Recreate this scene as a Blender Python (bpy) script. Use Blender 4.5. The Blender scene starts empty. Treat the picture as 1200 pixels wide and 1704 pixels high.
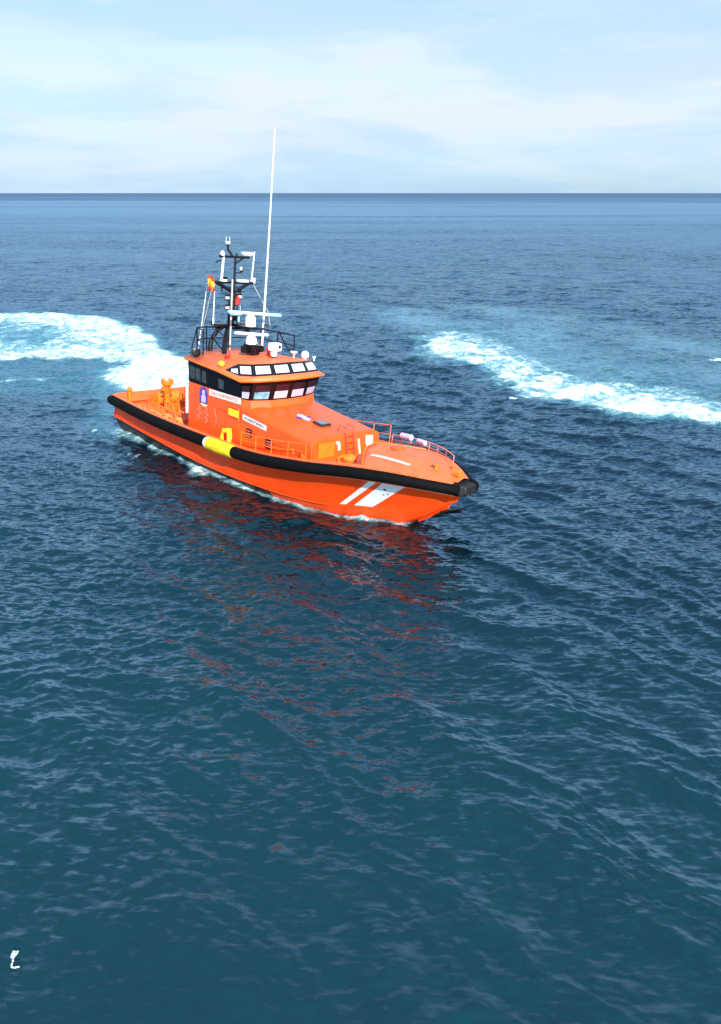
import bpy, bmesh, math, random
import numpy as np
from mathutils import Vector, Matrix
R_ = math.radians
random.seed(7)
scene = bpy.context.scene
C = scene.collection

# ------------------------------------------------------------------ camera
cam_d = bpy.data.cameras.new('camera'); cam = bpy.data.objects.new('camera', cam_d); C.objects.link(cam)
cam_d.sensor_fit = 'VERTICAL'; cam_d.sensor_height = 36.0
cam_d.lens = 36.0*1184.84/1704.0
cam_d.clip_start = 0.1; cam_d.clip_end = 60000
cam.location = (0, 0, 11.533)
cam.rotation_euler = (R_(90-24.14), 0, 0)
scene.camera = cam

# ------------------------------------------------------------------ light
SUN_EL = 34.0; SUN_AZ = 157.0        # azimuth clockwise from +Y
w = bpy.data.worlds.new('World'); scene.world = w; w.use_nodes = True
nt = w.node_tree; nt.nodes.clear()
N = nt.nodes.new; L = nt.links.new
out = N('ShaderNodeOutputWorld'); bg = N('ShaderNodeBackground'); bg.inputs['Strength'].default_value = 0.1
sky = N('ShaderNodeTexSky'); sky.sky_type = 'NISHITA'; sky.sun_disc = False
sky.sun_elevation = R_(SUN_EL); sky.sun_rotation = R_(SUN_AZ); sky.altitude = 0; sky.air_density = 1.0; sky.dust_density = 1.2; sky.ozone_density = 1.5
tc = N('ShaderNodeTexCoord'); mp = N('ShaderNodeMapping'); mp.inputs['Scale'].default_value = (1.0, 1.0, 5.5); mp.inputs['Location'].default_value = (1.3, 0.4, 0.2)
mp.inputs['Rotation'].default_value = (0, R_(3), 0)
nz = N('ShaderNodeTexNoise'); nz.inputs['Scale'].default_value = 2.6; nz.inputs['Detail'].default_value = 9; nz.inputs['Roughness'].default_value = .56; nz.inputs['Distortion'].default_value = .35
rp = N('ShaderNodeValToRGB'); rp.color_ramp.elements[0].position = .36; rp.color_ramp.elements[0].color = (.70,.70,.70,1)
rp.color_ramp.elements[1].position = .60; rp.color_ramp.elements[1].color = (.97,.97,.97,1)
nz2 = N('ShaderNodeTexNoise'); nz2.inputs['Scale'].default_value = 4.2; nz2.inputs['Detail'].default_value = 9; nz2.inputs['Roughness'].default_value = .58; nz2.inputs['Distortion'].default_value = .3
mp2 = N('ShaderNodeMapping'); mp2.inputs['Scale'].default_value = (.8, .8, 4.6); mp2.inputs['Location'].default_value = (4.3, 2.4, 0.9)
rp2 = N('ShaderNodeValToRGB'); rp2.color_ramp.elements[0].position = .42; rp2.color_ramp.elements[0].color = (4.05, 4.98, 5.95, 1)
rp2.color_ramp.elements[1].position = .57; rp2.color_ramp.elements[1].color = (5.05, 5.5, 6.05, 1)
# cloud sheet thins out overhead
sep = N('ShaderNodeSeparateXYZ'); mr = N('ShaderNodeMapRange'); mr.inputs['From Min'].default_value = .1; mr.inputs['From Max'].default_value = .8
mr.inputs['To Min'].default_value = 1; mr.inputs['To Max'].default_value = .8
mul = N('ShaderNodeMath'); mul.operation = 'MULTIPLY'
mix = N('ShaderNodeMix'); mix.data_type = 'RGBA'
tint = N('ShaderNodeMix'); tint.data_type = 'RGBA'; tint.blend_type = 'MULTIPLY'; tint.inputs[0].default_value = 1; tint.inputs[7].default_value = (.70, 1.02, 1.24, 1)
L(tc.outputs['Generated'], mp.inputs[0]); L(mp.outputs[0], nz.inputs[0]); L(nz.outputs[0], rp.inputs[0])
L(tc.outputs['Generated'], mp2.inputs[0]); L(mp2.outputs[0], nz2.inputs[0]); L(nz2.outputs[0], rp2.inputs[0]); blu = N('ShaderNodeMix'); blu.data_type = 'RGBA'; blu.blend_type = 'MULTIPLY'; blu.inputs[7].default_value = (.56, .84, 1.0, 1); mrb = N('ShaderNodeMapRange'); mrb.inputs['From Min'].default_value = .12; mrb.inputs['From Max'].default_value = .5; L(mrb.outputs[0], blu.inputs[0]); L(rp2.outputs[0], blu.inputs[6])
L(tc.outputs['Generated'], sep.inputs[0]); L(sep.outputs[2], mr.inputs[0]); L(sep.outputs[2], mrb.inputs[0]); L(mr.outputs[0], mul.inputs[0]); L(rp.outputs[0], mul.inputs[1])
L(sky.outputs[0], tint.inputs[6])
L(mul.outputs[0], mix.inputs[0]); L(tint.outputs[2], mix.inputs[6]); L(blu.outputs[2], mix.inputs[7]); low = N('ShaderNodeMix'); low.data_type = 'RGBA'; low.blend_type = 'MULTIPLY'; low.inputs[7].default_value = (.82, .93, 1.0, 1); mrl = N('ShaderNodeMapRange'); mrl.inputs['From Min'].default_value = .11; mrl.inputs['From Max'].default_value = .0; L(sep.outputs[2], mrl.inputs[0]); L(mrl.outputs[0], low.inputs[0])
L(mix.outputs[2], low.inputs[6]); L(low.outputs[2], bg.inputs[0]); L(bg.outputs[0], out.inputs[0])

sd = bpy.data.lights.new('sun', 'SUN'); sd.energy = 4.6; sd.angle = R_(.6); sd.color = (1, .955, .88)
so = bpy.data.objects.new('sun', sd); C.objects.link(so)
sdir = Vector((math.sin(R_(SUN_AZ))*math.cos(R_(SUN_EL)), math.cos(R_(SUN_AZ))*math.cos(R_(SUN_EL)), math.sin(R_(SUN_EL))))
so.rotation_euler = sdir.to_track_quat('Z', 'Y').to_euler()
so.location = (30, -20, 60)
scene.view_settings.view_transform = 'Standard'; scene.view_settings.look = 'None'
scene.view_settings.exposure = 0.75; scene.view_settings.gamma = 1
scene.render.engine = 'CYCLES'

# ------------------------------------------------------------------ materials
def mat(name, col, rough=.5, metal=0, spec=.5, noise=0, nscale=8, coat=0, bump=0, bscale=40, dark=None):
    m = bpy.data.materials.new(name); m.use_nodes = True; t = m.node_tree; b = t.nodes['Principled BSDF']
    b.inputs['Roughness'].default_value = rough; b.inputs['Metallic'].default_value = metal
    b.inputs['Specular IOR Level'].default_value = spec; b.inputs['Coat Weight'].default_value = coat; b.inputs['Coat Roughness'].default_value = .12
    tcn = t.nodes.new('ShaderNodeTexCoord')
    n = t.nodes.new('ShaderNodeTexNoise'); n.inputs['Scale'].default_value = nscale; n.inputs['Detail'].default_value = 5
    t.links.new(tcn.outputs['Object'], n.inputs[0])
    r = t.nodes.new('ShaderNodeValToRGB'); c = np.array(col)
    d = np.array(dark) if dark is not None else c*(1-noise)
    r.color_ramp.elements[0].color = (*d, 1); r.color_ramp.elements[1].color = (*np.minimum(c*(1+noise*.4), 1), 1)
    r.color_ramp.elements[0].position = .3; r.color_ramp.elements[1].position = .62
    t.links.new(n.outputs[0], r.inputs[0])
    if 'orange' in name and 'seam' not in name:      # salt and grime runs
        mpn = t.nodes.new('ShaderNodeMapping'); mpn.inputs['Scale'].default_value = (5, 5, .7); t.links.new(tcn.outputs['Object'], mpn.inputs[0])
        n3 = t.nodes.new('ShaderNodeTexNoise'); n3.inputs['Scale'].default_value = 1.6; n3.inputs['Detail'].default_value = 6; n3.inputs['Roughness'].default_value = .7; t.links.new(mpn.outputs[0], n3.inputs[0])
        r3 = t.nodes.new('ShaderNodeValToRGB'); r3.color_ramp.elements[0].position = .55; r3.color_ramp.elements[0].color = (0, 0, 0, 1); r3.color_ramp.elements[1].position = .78; r3.color_ramp.elements[1].color = (.5, .5, .5, 1); t.links.new(n3.outputs[0], r3.inputs[0])
        mx = t.nodes.new('ShaderNodeMix'); mx.data_type = 'RGBA'; t.links.new(r3.outputs[0], mx.inputs[0]); t.links.new(r.outputs[0], mx.inputs[6]); mx.inputs[7].default_value = (.38, .075, .025, 1)
        t.links.new(mx.outputs[2], b.inputs['Base Color'])
    else: t.links.new(r.outputs[0], b.inputs['Base Color'])
    if bump:
        n2 = t.nodes.new('ShaderNodeTexNoise'); n2.inputs['Scale'].default_value = bscale; n2.inputs['Detail'].default_value = 3
        t.links.new(tcn.outputs['Object'], n2.inputs[0])
        bp = t.nodes.new('ShaderNodeBump'); bp.inputs['Strength'].default_value = bump; bp.inputs['Distance'].default_value = .02
        t.links.new(n2.outputs[0], bp.inputs['Height']); t.links.new(bp.outputs[0], b.inputs['Normal'])
    return m
ORANGE = mat('orange_paint', (.93, .098, .008), .40, spec=.55, noise=.14, nscale=1.3, coat=.1, bump=.08, bscale=6)
HULLP = mat('hull_orange_paint', (.95, .070, .005), .42, spec=.3, noise=.10, nscale=1.1, bump=.08, bscale=5)
DECK = mat('orange_deck_painted_sheen', (.93, .15, .035), .5, spec=.9, noise=.18, nscale=2.4, bump=.25, bscale=60)  # base made paler to paint in sky sheen on upward faces
ORANGE2 = mat('orange_gear_paint', (.95, .19, .012), .5, noise=.2, nscale=5)
RED = mat('red_paint', (.75, .03, .02), .4, noise=.15)
BLACK = mat('black_rubber', (.0025, .0025, .003), .75, spec=.12, noise=.4, nscale=5, bump=.3, bscale=25)
GREYRUB = mat('worn_grey_rubber', (.008, .008, .009), .6, noise=.4, nscale=10)
BLKPAINT = mat('black_paint', (.006, .006, .008), .3, noise=.2)
BANDGL = mat('black_glass_band', (.003, .003, .004), .28, spec=.25)
DARKHULL = mat('dark_hull_bottom', (.02, .007, .006), .5, noise=.4, nscale=3)  # darker hull bottom aft, below the chine
WHITE = mat('white_paint', (.80, .80, .80), .4, noise=.06)
OFFW = mat('off_white_decal', (.80, .72, .68), .5, noise=.1, nscale=9)
YEL = mat('yellow_fabric', (.90, .66, .008), .6, noise=.18, nscale=6, bump=.3, bscale=12)
YELD = mat('yellow_decal', (.90, .68, .02), .5, noise=.05)
PURP = mat('purple_decal', (.10, .05, .33), .5, noise=.2)
LILAC = mat('lilac_decal', (.62, .50, .75), .5, noise=.25, nscale=14)
BLUEG = mat('pale_blue_plastic', (.33, .63, .80), .4, noise=.1)
TAN = mat('weathered_pale_tube', (.55, .50, .46), .5, noise=.2, nscale=10)
PINK = mat('pink_red_decal', (.86, .16, .12), .5, noise=.2)
LGREY = mat('lens_glass', (.55, .60, .66), .15, noise=.2)
DRED = mat('dark_red_glass', (.03, .010, .016), .2, spec=.3, noise=.4, nscale=3)
PALEPANE = mat('pale_lilac_pane', (.52, .48, .62), .18, noise=.10, nscale=3, spec=.6)  # pale lilac lower part of the wheelhouse panes
BLIND2 = mat('white_window_blind', (.74, .76, .82), .15, noise=.07, nscale=2, spec=.6)
TEALW = mat('blue_tinted_window', (.16, .38, .48), .12, noise=.5, nscale=4)
SEETH = mat('grey_tinted_window', (.055, .065, .07), .12, noise=.6, nscale=4)

# ------------------------------------------------------------------ helpers
def tag(o, label=None, cat=None, group=None, kind=None):
    if label: o['label'] = label
    if cat: o['category'] = cat
    if group: o['group'] = group
    if kind: o['kind'] = kind
    return o

class MB:
    def __init__(s): s.v = []; s.f = []; s.m = []; s.mi = 0
    def add(s, vs, fs):
        o = len(s.v); s.v += [tuple(map(float, p)) for p in vs]; s.f += [tuple(i+o for i in f) for f in fs]; s.m += [s.mi]*len(fs); return s
    def poly(s, pts): return s.add(pts, [tuple(range(len(pts)))])
    def slab(s, pts, n, t):
        """closed prism of the polygon pts pushed by t along n"""
        n = Vector(n).normalized()*t; a = [Vector(p) for p in pts]; b = [p+n for p in a]; k = len(a)
        return s.add(a+b, [tuple(reversed(range(k))), tuple(range(k, 2*k))]+[(i, (i+1) % k, k+(i+1) % k, k+i) for i in range(k)])
    def box(s, c, d, rot=None):
        hx, hy, hz = d[0]/2, d[1]/2, d[2]/2; M = rot.to_matrix() if rot is not None else Matrix.Identity(3)
        vs = [Vector(c)+M@Vector((sx*hx, sy*hy, sz*hz)) for sz in (-1, 1) for sx, sy in ((-1, -1), (1, -1), (1, 1), (-1, 1))]
        return s.add(vs, [(3, 2, 1, 0), (4, 5, 6, 7), (0, 1, 5, 4), (1, 2, 6, 5), (2, 3, 7, 6), (3, 0, 4, 7)])
    def tube(s, pts, r, n=10, sq=1.0, cap=True):
        pts = [Vector(p) for p in pts]; rs = r if isinstance(r, (list, tuple)) else [r]*len(pts); rings = []
        for i, p in enumerate(pts):
            d = (pts[min(i+1, len(pts)-1)]-pts[max(i-1, 0)]).normalized()
            ref = Vector((0, 0, 1)) if abs(d.z) < .9 else Vector((1, 0, 0))
            a = d.cross(ref).normalized(); b = a.cross(d).normalized()
            rings.append([p+a*math.cos(2*math.pi*k/n)*rs[i]+b*math.sin(2*math.pi*k/n)*rs[i]*sq for k in range(n)])
        vs = [q for rg in rings for q in rg]; fs = []
        for i in range(len(pts)-1):
            for k in range(n): fs.append((i*n+k, i*n+(k+1) % n, (i+1)*n+(k+1) % n, (i+1)*n+k))
        if cap: fs.append(tuple(reversed(range(n)))); fs.append(tuple((len(pts)-1)*n+k for k in range(n)))
        return s.add(vs, fs)
    def lathe(s, c, prof, n=20, axis=(0, 0, 1)):
        c = Vector(c); ax = Vector(axis).normalized(); ref = Vector((1, 0, 0)) if abs(ax.x) < .9 else Vector((0, 1, 0))
        a = ax.cross(ref).normalized(); b = ax.cross(a); vs = []; fs = []
        for r, h in prof:
            for k in range(n): t = 2*math.pi*k/n; vs.append(c+ax*h+(a*math.cos(t)+b*math.sin(t))*max(r, .0005))
        for i in range(len(prof)-1):
            for k in range(n): fs.append((i*n+k, i*n+(k+1) % n, (i+1)*n+(k+1) % n, (i+1)*n+k))
        fs.append(tuple(range(n))); fs.append(tuple((len(prof)-1)*n+k for k in range(n)))
        return s.add(vs, fs)
    def ball(s, c, r, n=14, sz=1):
        return s.lathe(c, [(r*math.sin(math.pi*i/8), -r*sz*math.cos(math.pi*i/8)) for i in range(9)], n)
    def build_each(s, name, mats, parent=None, gap=.03, **kw):
        """every separate piece becomes a part of its own (pieces that touch stay together)"""
        par = list(range(len(s.v)))
        def find(a):
            while par[a] != a: par[a] = par[par[a]]; a = par[a]
            return a
        for f in s.f:
            for i in f[1:]: par[find(i)] = find(f[0])
        groups = {}
        for k, f in enumerate(s.f): groups.setdefault(find(f[0]), []).append(k)
        boxes = []
        for g in groups.values():
            vs = [s.v[i] for k in g for i in s.f[k]]
            boxes.append([g, [min(v[a] for v in vs) for a in range(3)], [max(v[a] for v in vs) for a in range(3)]])
        merged = True
        while merged:
            merged = False
            for i in range(len(boxes)):
                for j in range(i+1, len(boxes)):
                    A_, B_ = boxes[i], boxes[j]
                    if gap is not None and all(A_[1][a] <= B_[2][a]+gap and B_[1][a] <= A_[2][a]+gap for a in range(3)):
                        boxes[i] = [A_[0]+B_[0], [min(A_[1][a], B_[1][a]) for a in range(3)], [max(A_[2][a], B_[2][a]) for a in range(3)]]
                        del boxes[j]; merged = True; break
                if merged: break
        out_ = []
        for g, _, _ in boxes:
            m = MB()
            for k in g: m.mi = s.m[k]; m.add([s.v[i] for i in s.f[k]], [tuple(range(len(s.f[k])))])
            o = m.build(name, mats, parent, **kw); bm = bmesh.new(); bm.from_mesh(o.data); bmesh.ops.remove_doubles(bm, verts=bm.verts, dist=.0004); bmesh.ops.recalc_face_normals(bm, faces=bm.faces)
            for f in bm.faces: f.smooth = True
            for e in bm.edges:
                if len(e.link_faces) == 2: e.smooth = e.calc_face_angle(0) < R_(40)
            bm.to_mesh(o.data); bm.free(); out_.append(o)
        return out_
    def build(s, name, mats, parent=None, smooth=40, bevel=0, seg=2):
        me = bpy.data.meshes.new(name); me.from_pydata(s.v, [], s.f)
        if not isinstance(mats, (list, tuple)): mats = [mats]
        for m in mats: me.materials.append(m)
        for p, i in zip(me.polygons, s.m): p.material_index = i
        bm = bmesh.new(); bm.from_mesh(me); bmesh.ops.recalc_face_normals(bm, faces=bm.faces)
        if bevel:
            es = [e for e in bm.edges if len(e.link_faces) == 2 and e.calc_face_angle(0) > R_(25)]
            bmesh.ops.bevel(bm, geom=es, offset=bevel, segments=seg, affect='EDGES', clamp_overlap=True)
        if smooth:
            for f in bm.faces: f.smooth = True
            for e in bm.edges:
                if len(e.link_faces) == 2 and e.calc_face_angle(0) > R_(smooth): e.smooth = False
        bm.to_mesh(me); bm.free()
        o = bpy.data.objects.new(name, me); C.objects.link(o)
        if parent: o.parent = parent
        return o
def V(*a): return Vector(a)
def lerp(a, b, t): return Vector(a)*(1-t)+Vector(b)*t

# ------------------------------------------------------------------ rescue boat (x forward, y to port, z up)
boat = bpy.data.objects.new('rescue_boat', None); C.objects.link(boat)
BR = ((0.7163430610111855, 0.6920935286781665, 0.08865194020961308), (-0.6971749033882901, 0.7151033964255147, 0.05073742707529945), (-0.028280258603010828, -0.09815131166977328, 0.99476959492681))
BT = (-11.336320615825624, 37.76569340700718, 0.2608715640987096)
boat.matrix_world = Matrix.Translation(BT) @ Matrix(BR).to_4x4()
tag(boat, 'bright orange rescue boat with black fender, turning at the end of its white wake', 'boat')

SX = [0, 4, 8, 12, 15, 17, 18.5, 19.6, 20.5]
SB = [2.5, 2.78, 2.85, 2.85, 2.68, 2.3, 1.78, 1.2, .55]
SZ = [1.27, 1.27, 1.34, 1.5, 1.9, 2.22, 2.35, 2.34, 2.28]
SC = [2.35, 2.45, 2.45, 2.3, 1.85, 1.25, .60, .25, .05]
SCZ = [.42, .25, .1, .15, .3, .6, .85, 1.35, 1.85]
SK = [-.9, -.9, -.9, -.9, -.8, -.55, .19, 1.0, 1.74]
def cat(xs, ys, x):           # smooth (Hermite) interpolation
    x = min(max(x, xs[0]), xs[-1]); i = max(0, min(len(xs)-2, int(np.searchsorted(xs, x, side='right'))-1))
    m = lambda j: (ys[min(j+1, len(xs)-1)]-ys[max(j-1, 0)])/(xs[min(j+1, len(xs)-1)]-xs[max(j-1, 0)])
    h = xs[i+1]-xs[i]; t = (x-xs[i])/h
    return (2*t**3-3*t*t+1)*ys[i]+(t**3-2*t*t+t)*h*m(i)+(-2*t**3+3*t*t)*ys[i+1]+(t**3-t*t)*h*m(i+1)
HB = lambda x: cat(SX, SB, x)
HZ = lambda x: cat(SX, SZ, x)
HC = lambda x: cat(SX, SC, x)
HCZ = lambda x: cat(SX, SCZ, x)
HK = lambda x: cat(SX, SK, x)
def hull_pt(x, t, side=-1, off=0.0):     # t=0 chine .. 1 sheer, slight flare with a knuckle
    a = V(x, side*HC(x), HCZ(x)); b = V(x, side*(HB(x)-.14), HZ(x)-.02); p = lerp(a, b, t)
    p.y -= side*.07*math.sin(math.pi*t)*min(1, HB(x)/2); p.y += side*off; return p
# hull
hb = MB(); xs = [20.5*i/60 for i in range(61)]; ts = [0, .15, .3, .45, .6, .72, .74, .87, 1.0]
for sd_ in (-1, 1):
    g = []
    for x in xs:
        row = [V(x, 0, HK(x)), V(x, sd_*HC(x)*.82, HK(x)*.6+HCZ(x)*.4-.05)]
        row += [hull_pt(x, t, sd_, .03 if t >= .735 else 0) for t in ts]; g.append(row)
    nr = len(g[0]); vs = [p for r in g for p in r]
    for i in range(len(g)-1):
        for j in range(nr-1):
            hb.mi = 1 if (j < 2 and xs[i] < 12.5) else 0
            hb.add([g[i][j], g[i+1][j], g[i+1][j+1], g[i][j+1]], [(0, 1, 2, 3)])
    hb.mi = 0
    hb.poly(g[0][:]+[V(0, 0, HZ(0))]); hb.poly(g[-1][:]+[V(20.5, 0, HZ(20.5))])
hull = hb.build('hull', [HULLP, DARKHULL], boat, smooth=18)
me = hull.data; bm = bmesh.new(); bm.from_mesh(me); bmesh.ops.remove_doubles(bm, verts=bm.verts, dist=.002); bmesh.ops.recalc_face_normals(bm, faces=bm.faces); bm.to_mesh(me); bm.free()
# white bands on the bow: grids laid on the hull side (x at top, x at bottom, t range)
def hull_decal(name, xt0, xt1, xb0, xb1, t0, t1, m, off=.012, side=-1):
    b = MB(); n, k = 6, 10; g = []
    for j in range(k+1):
        t = t0+(t1-t0)*j/k; u = j/k
        x0 = xb0+(xt0-xb0)*u; x1 = xb1+(xt1-xb1)*u
        g.append([hull_pt(x0+(x1-x0)*i/n, t, side, off+(.03 if t >= .73 else 0)) for i in range(n+1)])
    for j in range(k):
        for i in range(n): b.add([g[j][i], g[j][i+1], g[j+1][i+1], g[j+1][i]], [(0, 1, 2, 3)])
    return b.build(name, m, hull)
#DECALS#
hull_decal('hull_band', 17.95, 18.25, 16.15, 16.4, .05, .93, WHITE)
bb = hull_decal('hull_band', 18.45, 19.35, 16.75, 17.45, .05, .93, WHITE)
# small dark mark on the broad band
b = MB()
def hp(x, t): return hull_pt(x, t, -1, .03)
for (x, t, r) in ((18.15, .60, .055), (18.2, .47, .035), (18.02, .44, .03)):
    pts = [hp(x+r*math.cos(a)*(1 if k % 2 else .5), t+r*.9*math.sin(a)*(1 if k % 2 else .5)) for k, a in enumerate([2*math.pi*k/10 for k in range(10)])]
    b.poly(pts)
b.build_each('band_mark', BLKPAINT, hull)
# spray rail along the chine and knuckle
b = MB()
for sd_ in (-1, 1):
    b.tube([V(x, sd_*(HC(x)+.02), HCZ(x)) for x in xs[:47]], .03, 6)
b.build_each('spray_rail', HULLP, hull)
b = MB(); b.tube([(18.9, 0, .42), (19.7, 0, 1.02), (20.15, 0, 1.4)], .05, 8); b.build('stem_bar', HULLP, hull)

# fender
sst_ = lambda t: min(max(t, 0), 1)
def fpath(side, x0, x1, n=50): return [V(x0+(x1-x0)*i/n, side*(HB(x0+(x1-x0)*i/n)-.03), HZ(x0+(x1-x0)*i/n)) for i in range(n+1)]
b = MB(); pth = [V(-.1, -2.25, 1.27)]+fpath(-1, .1, 9.2); b.tube(pth, [.17]+[.235]*(len(pth)-1), 16, 1.05); b.build('fender', BLACK, boat)
b = MB(); pth = fpath(-1, 10.9, 20.45)+[V(20.8, -.42, 2.28)]; b.tube(pth, [.235-.05*sst_((p.x-12)/8) for p in pth], 16, 1.05); b.build('fender', BLACK, boat)
b = MB(); pth = [V(-.1, 2.25, 1.27)]+fpath(1, .1, 20.45)+[V(20.8, .42, 2.28)]; b.tube(pth, .235, 16, 1.05); b.build('fender', BLACK, boat)
b = MB(); b.tube([(-.12, -2.2, 1.27), (-.14, 2.2, 1.27)], .17, 14); b.build('stern_fender', BLACK, boat)
b = MB(); b.slab([(20.4, -.58, 2.09), (20.7, -.56, 2.09), (20.98, -.33, 2.09), (20.98, .33, 2.09), (20.7, .56, 2.09), (20.4, .58, 2.09)], (0, 0, 1), .38); b.build('bow_fender', GREYRUB, boat, bevel=.06, seg=3)
# yellow padded cover over the gap between the fender lengths
b = MB(); pth = fpath(-1, 9.25, 11.0, 12)
b.tube(pth, [.265, .28, .27, .285, .275, .28, .27, .28, .285, .27, .28, .275, .25], 18, 1.02)
cov = b.build('fender_cover', YEL, boat)
b = MB(); b.tube(fpath(-1, 9.08, 9.26, 2), [.25, .275, .27], 18); b.build('cover_rim', WHITE, cov)
b = MB(); pth = [V(9.5, -2.42, 1.58), V(9.6, -2.3, 1.95), V(9.85, -2.25, 2.02), V(10.05, -2.35, 1.8), V(10.1, -2.45, 1.55)]; b.tube(pth, [.14, .13, .12, .12, .10], 10); b.build('cover_flap', YEL, cov)
YLN = mat('faded_print', (.62, .40, .01), .6)
for (x0, x1, z, yy) in ((9.6, 10.2, .14, .24), (9.75, 10.35, .02, .272), (9.95, 10.6, -.11, .255)):
    n = 9; b = MB()
    for i in range(n):
        xa = x0+(x1-x0)*i/n
        b.box((xa, -(HB(xa)-.03)-yy, HZ(xa)+z), (.04, .02, .06 if i % 3 else .035))
    b.build('cover_lettering', YLN, cov)

# deck, bulwark with cap rail
b = MB()
for i in range(60):
    x0, x1 = xs[i], xs[i+1]
    d = lambda x: (HZ(x)-.30 if x < 6.5 else HZ(x)-.05)
    b.add([V(x0, -HB(x0)+.2, d(x0)), V(x1, -HB(x1)+.2, d(x1)), V(x1, HB(x1)-.2, d(x1)), V(x0, HB(x0)-.2, d(x0))], [(0, 1, 2, 3)])
b.build('deck', DECK, boat)
b = MB()
for sd_ in (-1, 1):
    for i in range(60):
        x0, x1 = xs[i], xs[i+1]; q = []
        for x in (x0, x1):
            y0 = sd_*(HB(x)-.10); y1 = sd_*(HB(x)-.28); z = HZ(x)
            q.append([V(x, y0, z-.1), V(x, y0, z+.25), V(x, y1, z+.27), V(x, y1, z-.32)])
        for j in range(3): b.add([q[0][j], q[1][j], q[1][j+1], q[0][j+1]], [(0, 1, 2, 3)])
b.box((.02, 0, 1.32), (.12, 4.4, .5))
b.build('bulwark', DECK, boat)

# whaleback foredeck
def whale(u, s_):
    a = abs(u); xa = 16.3 if a < .22 else 16.3+(a-.22)/.78*1.15
    x = xa+(20.62-xa)*s_; W = max(.36, HB(min(x, 20.5))-.26)
    cr = .44+(.10-.44)*(x-16.3)/4.3
    return V(x, u*W, HZ(min(x, 20.5))+.26+cr*(1-a**1.02))
b = MB(); nu, ns = 18, 16
G = [[whale(-1+2*i/nu, j/ns) for j in range(ns+1)] for i in range(nu+1)]
for i in range(nu):
    for j in range(ns): b.add([G[i][j], G[i+1][j], G[i+1][j+1], G[i][j+1]], [(0, 1, 2, 3)])
for i in range(nu):
    p, q = G[i][0], G[i+1][0]; b.add([p, q, V(q.x, q.y, 1.7), V(p.x, p.y, 1.7)], [(0, 1, 2, 3)])
fore = b.build('foredeck', DECK, boat, smooth=25)
bm = bmesh.new(); bm.from_mesh(fore.data); bmesh.ops.remove_doubles(bm, verts=bm.verts, dist=.002); bmesh.ops.recalc_face_normals(bm, faces=bm.faces); bm.to_mesh(fore.data); bm.free()
b = MB(); b.tube([G[i][0]+V(0, 0, .02) for i in range(nu+1)], .03, 6); b.build('foredeck_edge', ORANGE2, fore)
def wtop(x, y, dz=0):
    W = max(.36, HB(min(x, 20.5))-.26); a = abs(y)/W; cr = .44+(.10-.44)*(x-16.3)/4.3
    return V(x, y, HZ(min(x, 20.5))+.26+cr*(1-a**1.02)+dz)
def text_obj(name, s, size, loc, xdir, ydir, m, parent, w_fit=None, h_fit=None):
    cu = bpy.data.curves.new(name, 'FONT'); cu.body = s; cu.size = size; cu.align_x = 'CENTER'; cu.align_y = 'CENTER'; cu.extrude = .004
    to = bpy.data.objects.new('tmp', cu); C.objects.link(to); bpy.context.view_layer.update()
    me = bpy.data.meshes.new_from_object(to.evaluated_get(bpy.context.evaluated_depsgraph_get()))
    bpy.data.objects.remove(to); bpy.data.curves.remove(cu)
    co = np.array([v.co[:] for v in me.vertices]); sx = (w_fit/np.ptp(co[:, 0])) if w_fit else 1; sy = (h_fit/np.ptp(co[:, 1])) if h_fit else 1
    xd = Vector(xdir).normalized(); yd = Vector(ydir).normalized(); zd = xd.cross(yd).normalized(); yd = zd.cross(xd)
    for v in me.vertices: v.co = Vector(loc)+xd*v.co.x*sx+yd*v.co.y*sy+zd*v.co.z
    me.materials.clear(); me.materials.append(m)
    o = bpy.data.objects.new(name, me); C.objects.link(o); o.parent = parent; return o
INK = mat('dark_lettering', (.10, .07, .10), .5)
PALEINK = mat('faded_red_lettering', (.55, .20, .17), .5)
a0, a1 = wtop(17.05, -1.0, .012), wtop(18.75, -.80, .012)
dirx = (a1-a0).normalized(); up_ = V(0, .15, .06).normalized(); nrm = dirx.cross(up_).normalized(); up_ = nrm.cross(dirx)
b = MB(); nn = 8; hw = .075
for i in range(nn):
    f0, f1 = i/nn, (i+1)/nn
    P = lambda f, o: wtop(17.05+1.7*f, -1.0+.2*f+o, .014)
    b.add([P(f0, -hw), P(f1, -hw), P(f1, hw), P(f0, hw)], [(0, 1, 2, 3)])
b.build('foredeck_nameplate', OFFW, fore)
text_obj('foredeck_lettering', 'SALVAMENTO MARITIMO', .1, lerp(wtop(17.05, -1.0, .025), wtop(18.75, -.8, .025), .5), dirx, up_, PALEINK, fore, 1.5, .075)
for (x, y) in ((19.55, -.28), (19.85, .38)):
    b = MB(); p = wtop(x, y, -.02); b.lathe(p, [(.07, 0), (.07, .12), (.11, .15), (.11, .18), (.03, .2)], 12); b.build('bollard', ORANGE2, fore)
b = MB(); p = wtop(20.35, 0, 0)
b.box(p+V(0, 0, .05), (.3, .34, .1)); b.tube([p+V(.05, -.16, .12), p+V(.05, .16, .12)], .05, 8); b.build('bow_roller', ORANGE2, fore, bevel=.01)
b = MB(); p = wtop(17.4, .1); b.lathe(p, [(.3, 0), (.3, .05), (.26, .07), (.02, .08)], 20); b.build('deck_hatch', ORANGE, fore)
# anchor under the bow
b = MB(); b.tube([(19.95, -.05, 1.12), (20.75, -.05, 1.42)], .06, 8)
b.slab([(20.2, -.28, 1.26), (20.75, -.22, 1.5), (20.8, .2, 1.5), (20.25, .2, 1.28)], (0, 0, 1), .06)
b.box((20.05, -.05, 1.17), (.16, .42, .12)); b.build('anchor', BLKPAINT, boat, bevel=.012)

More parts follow.
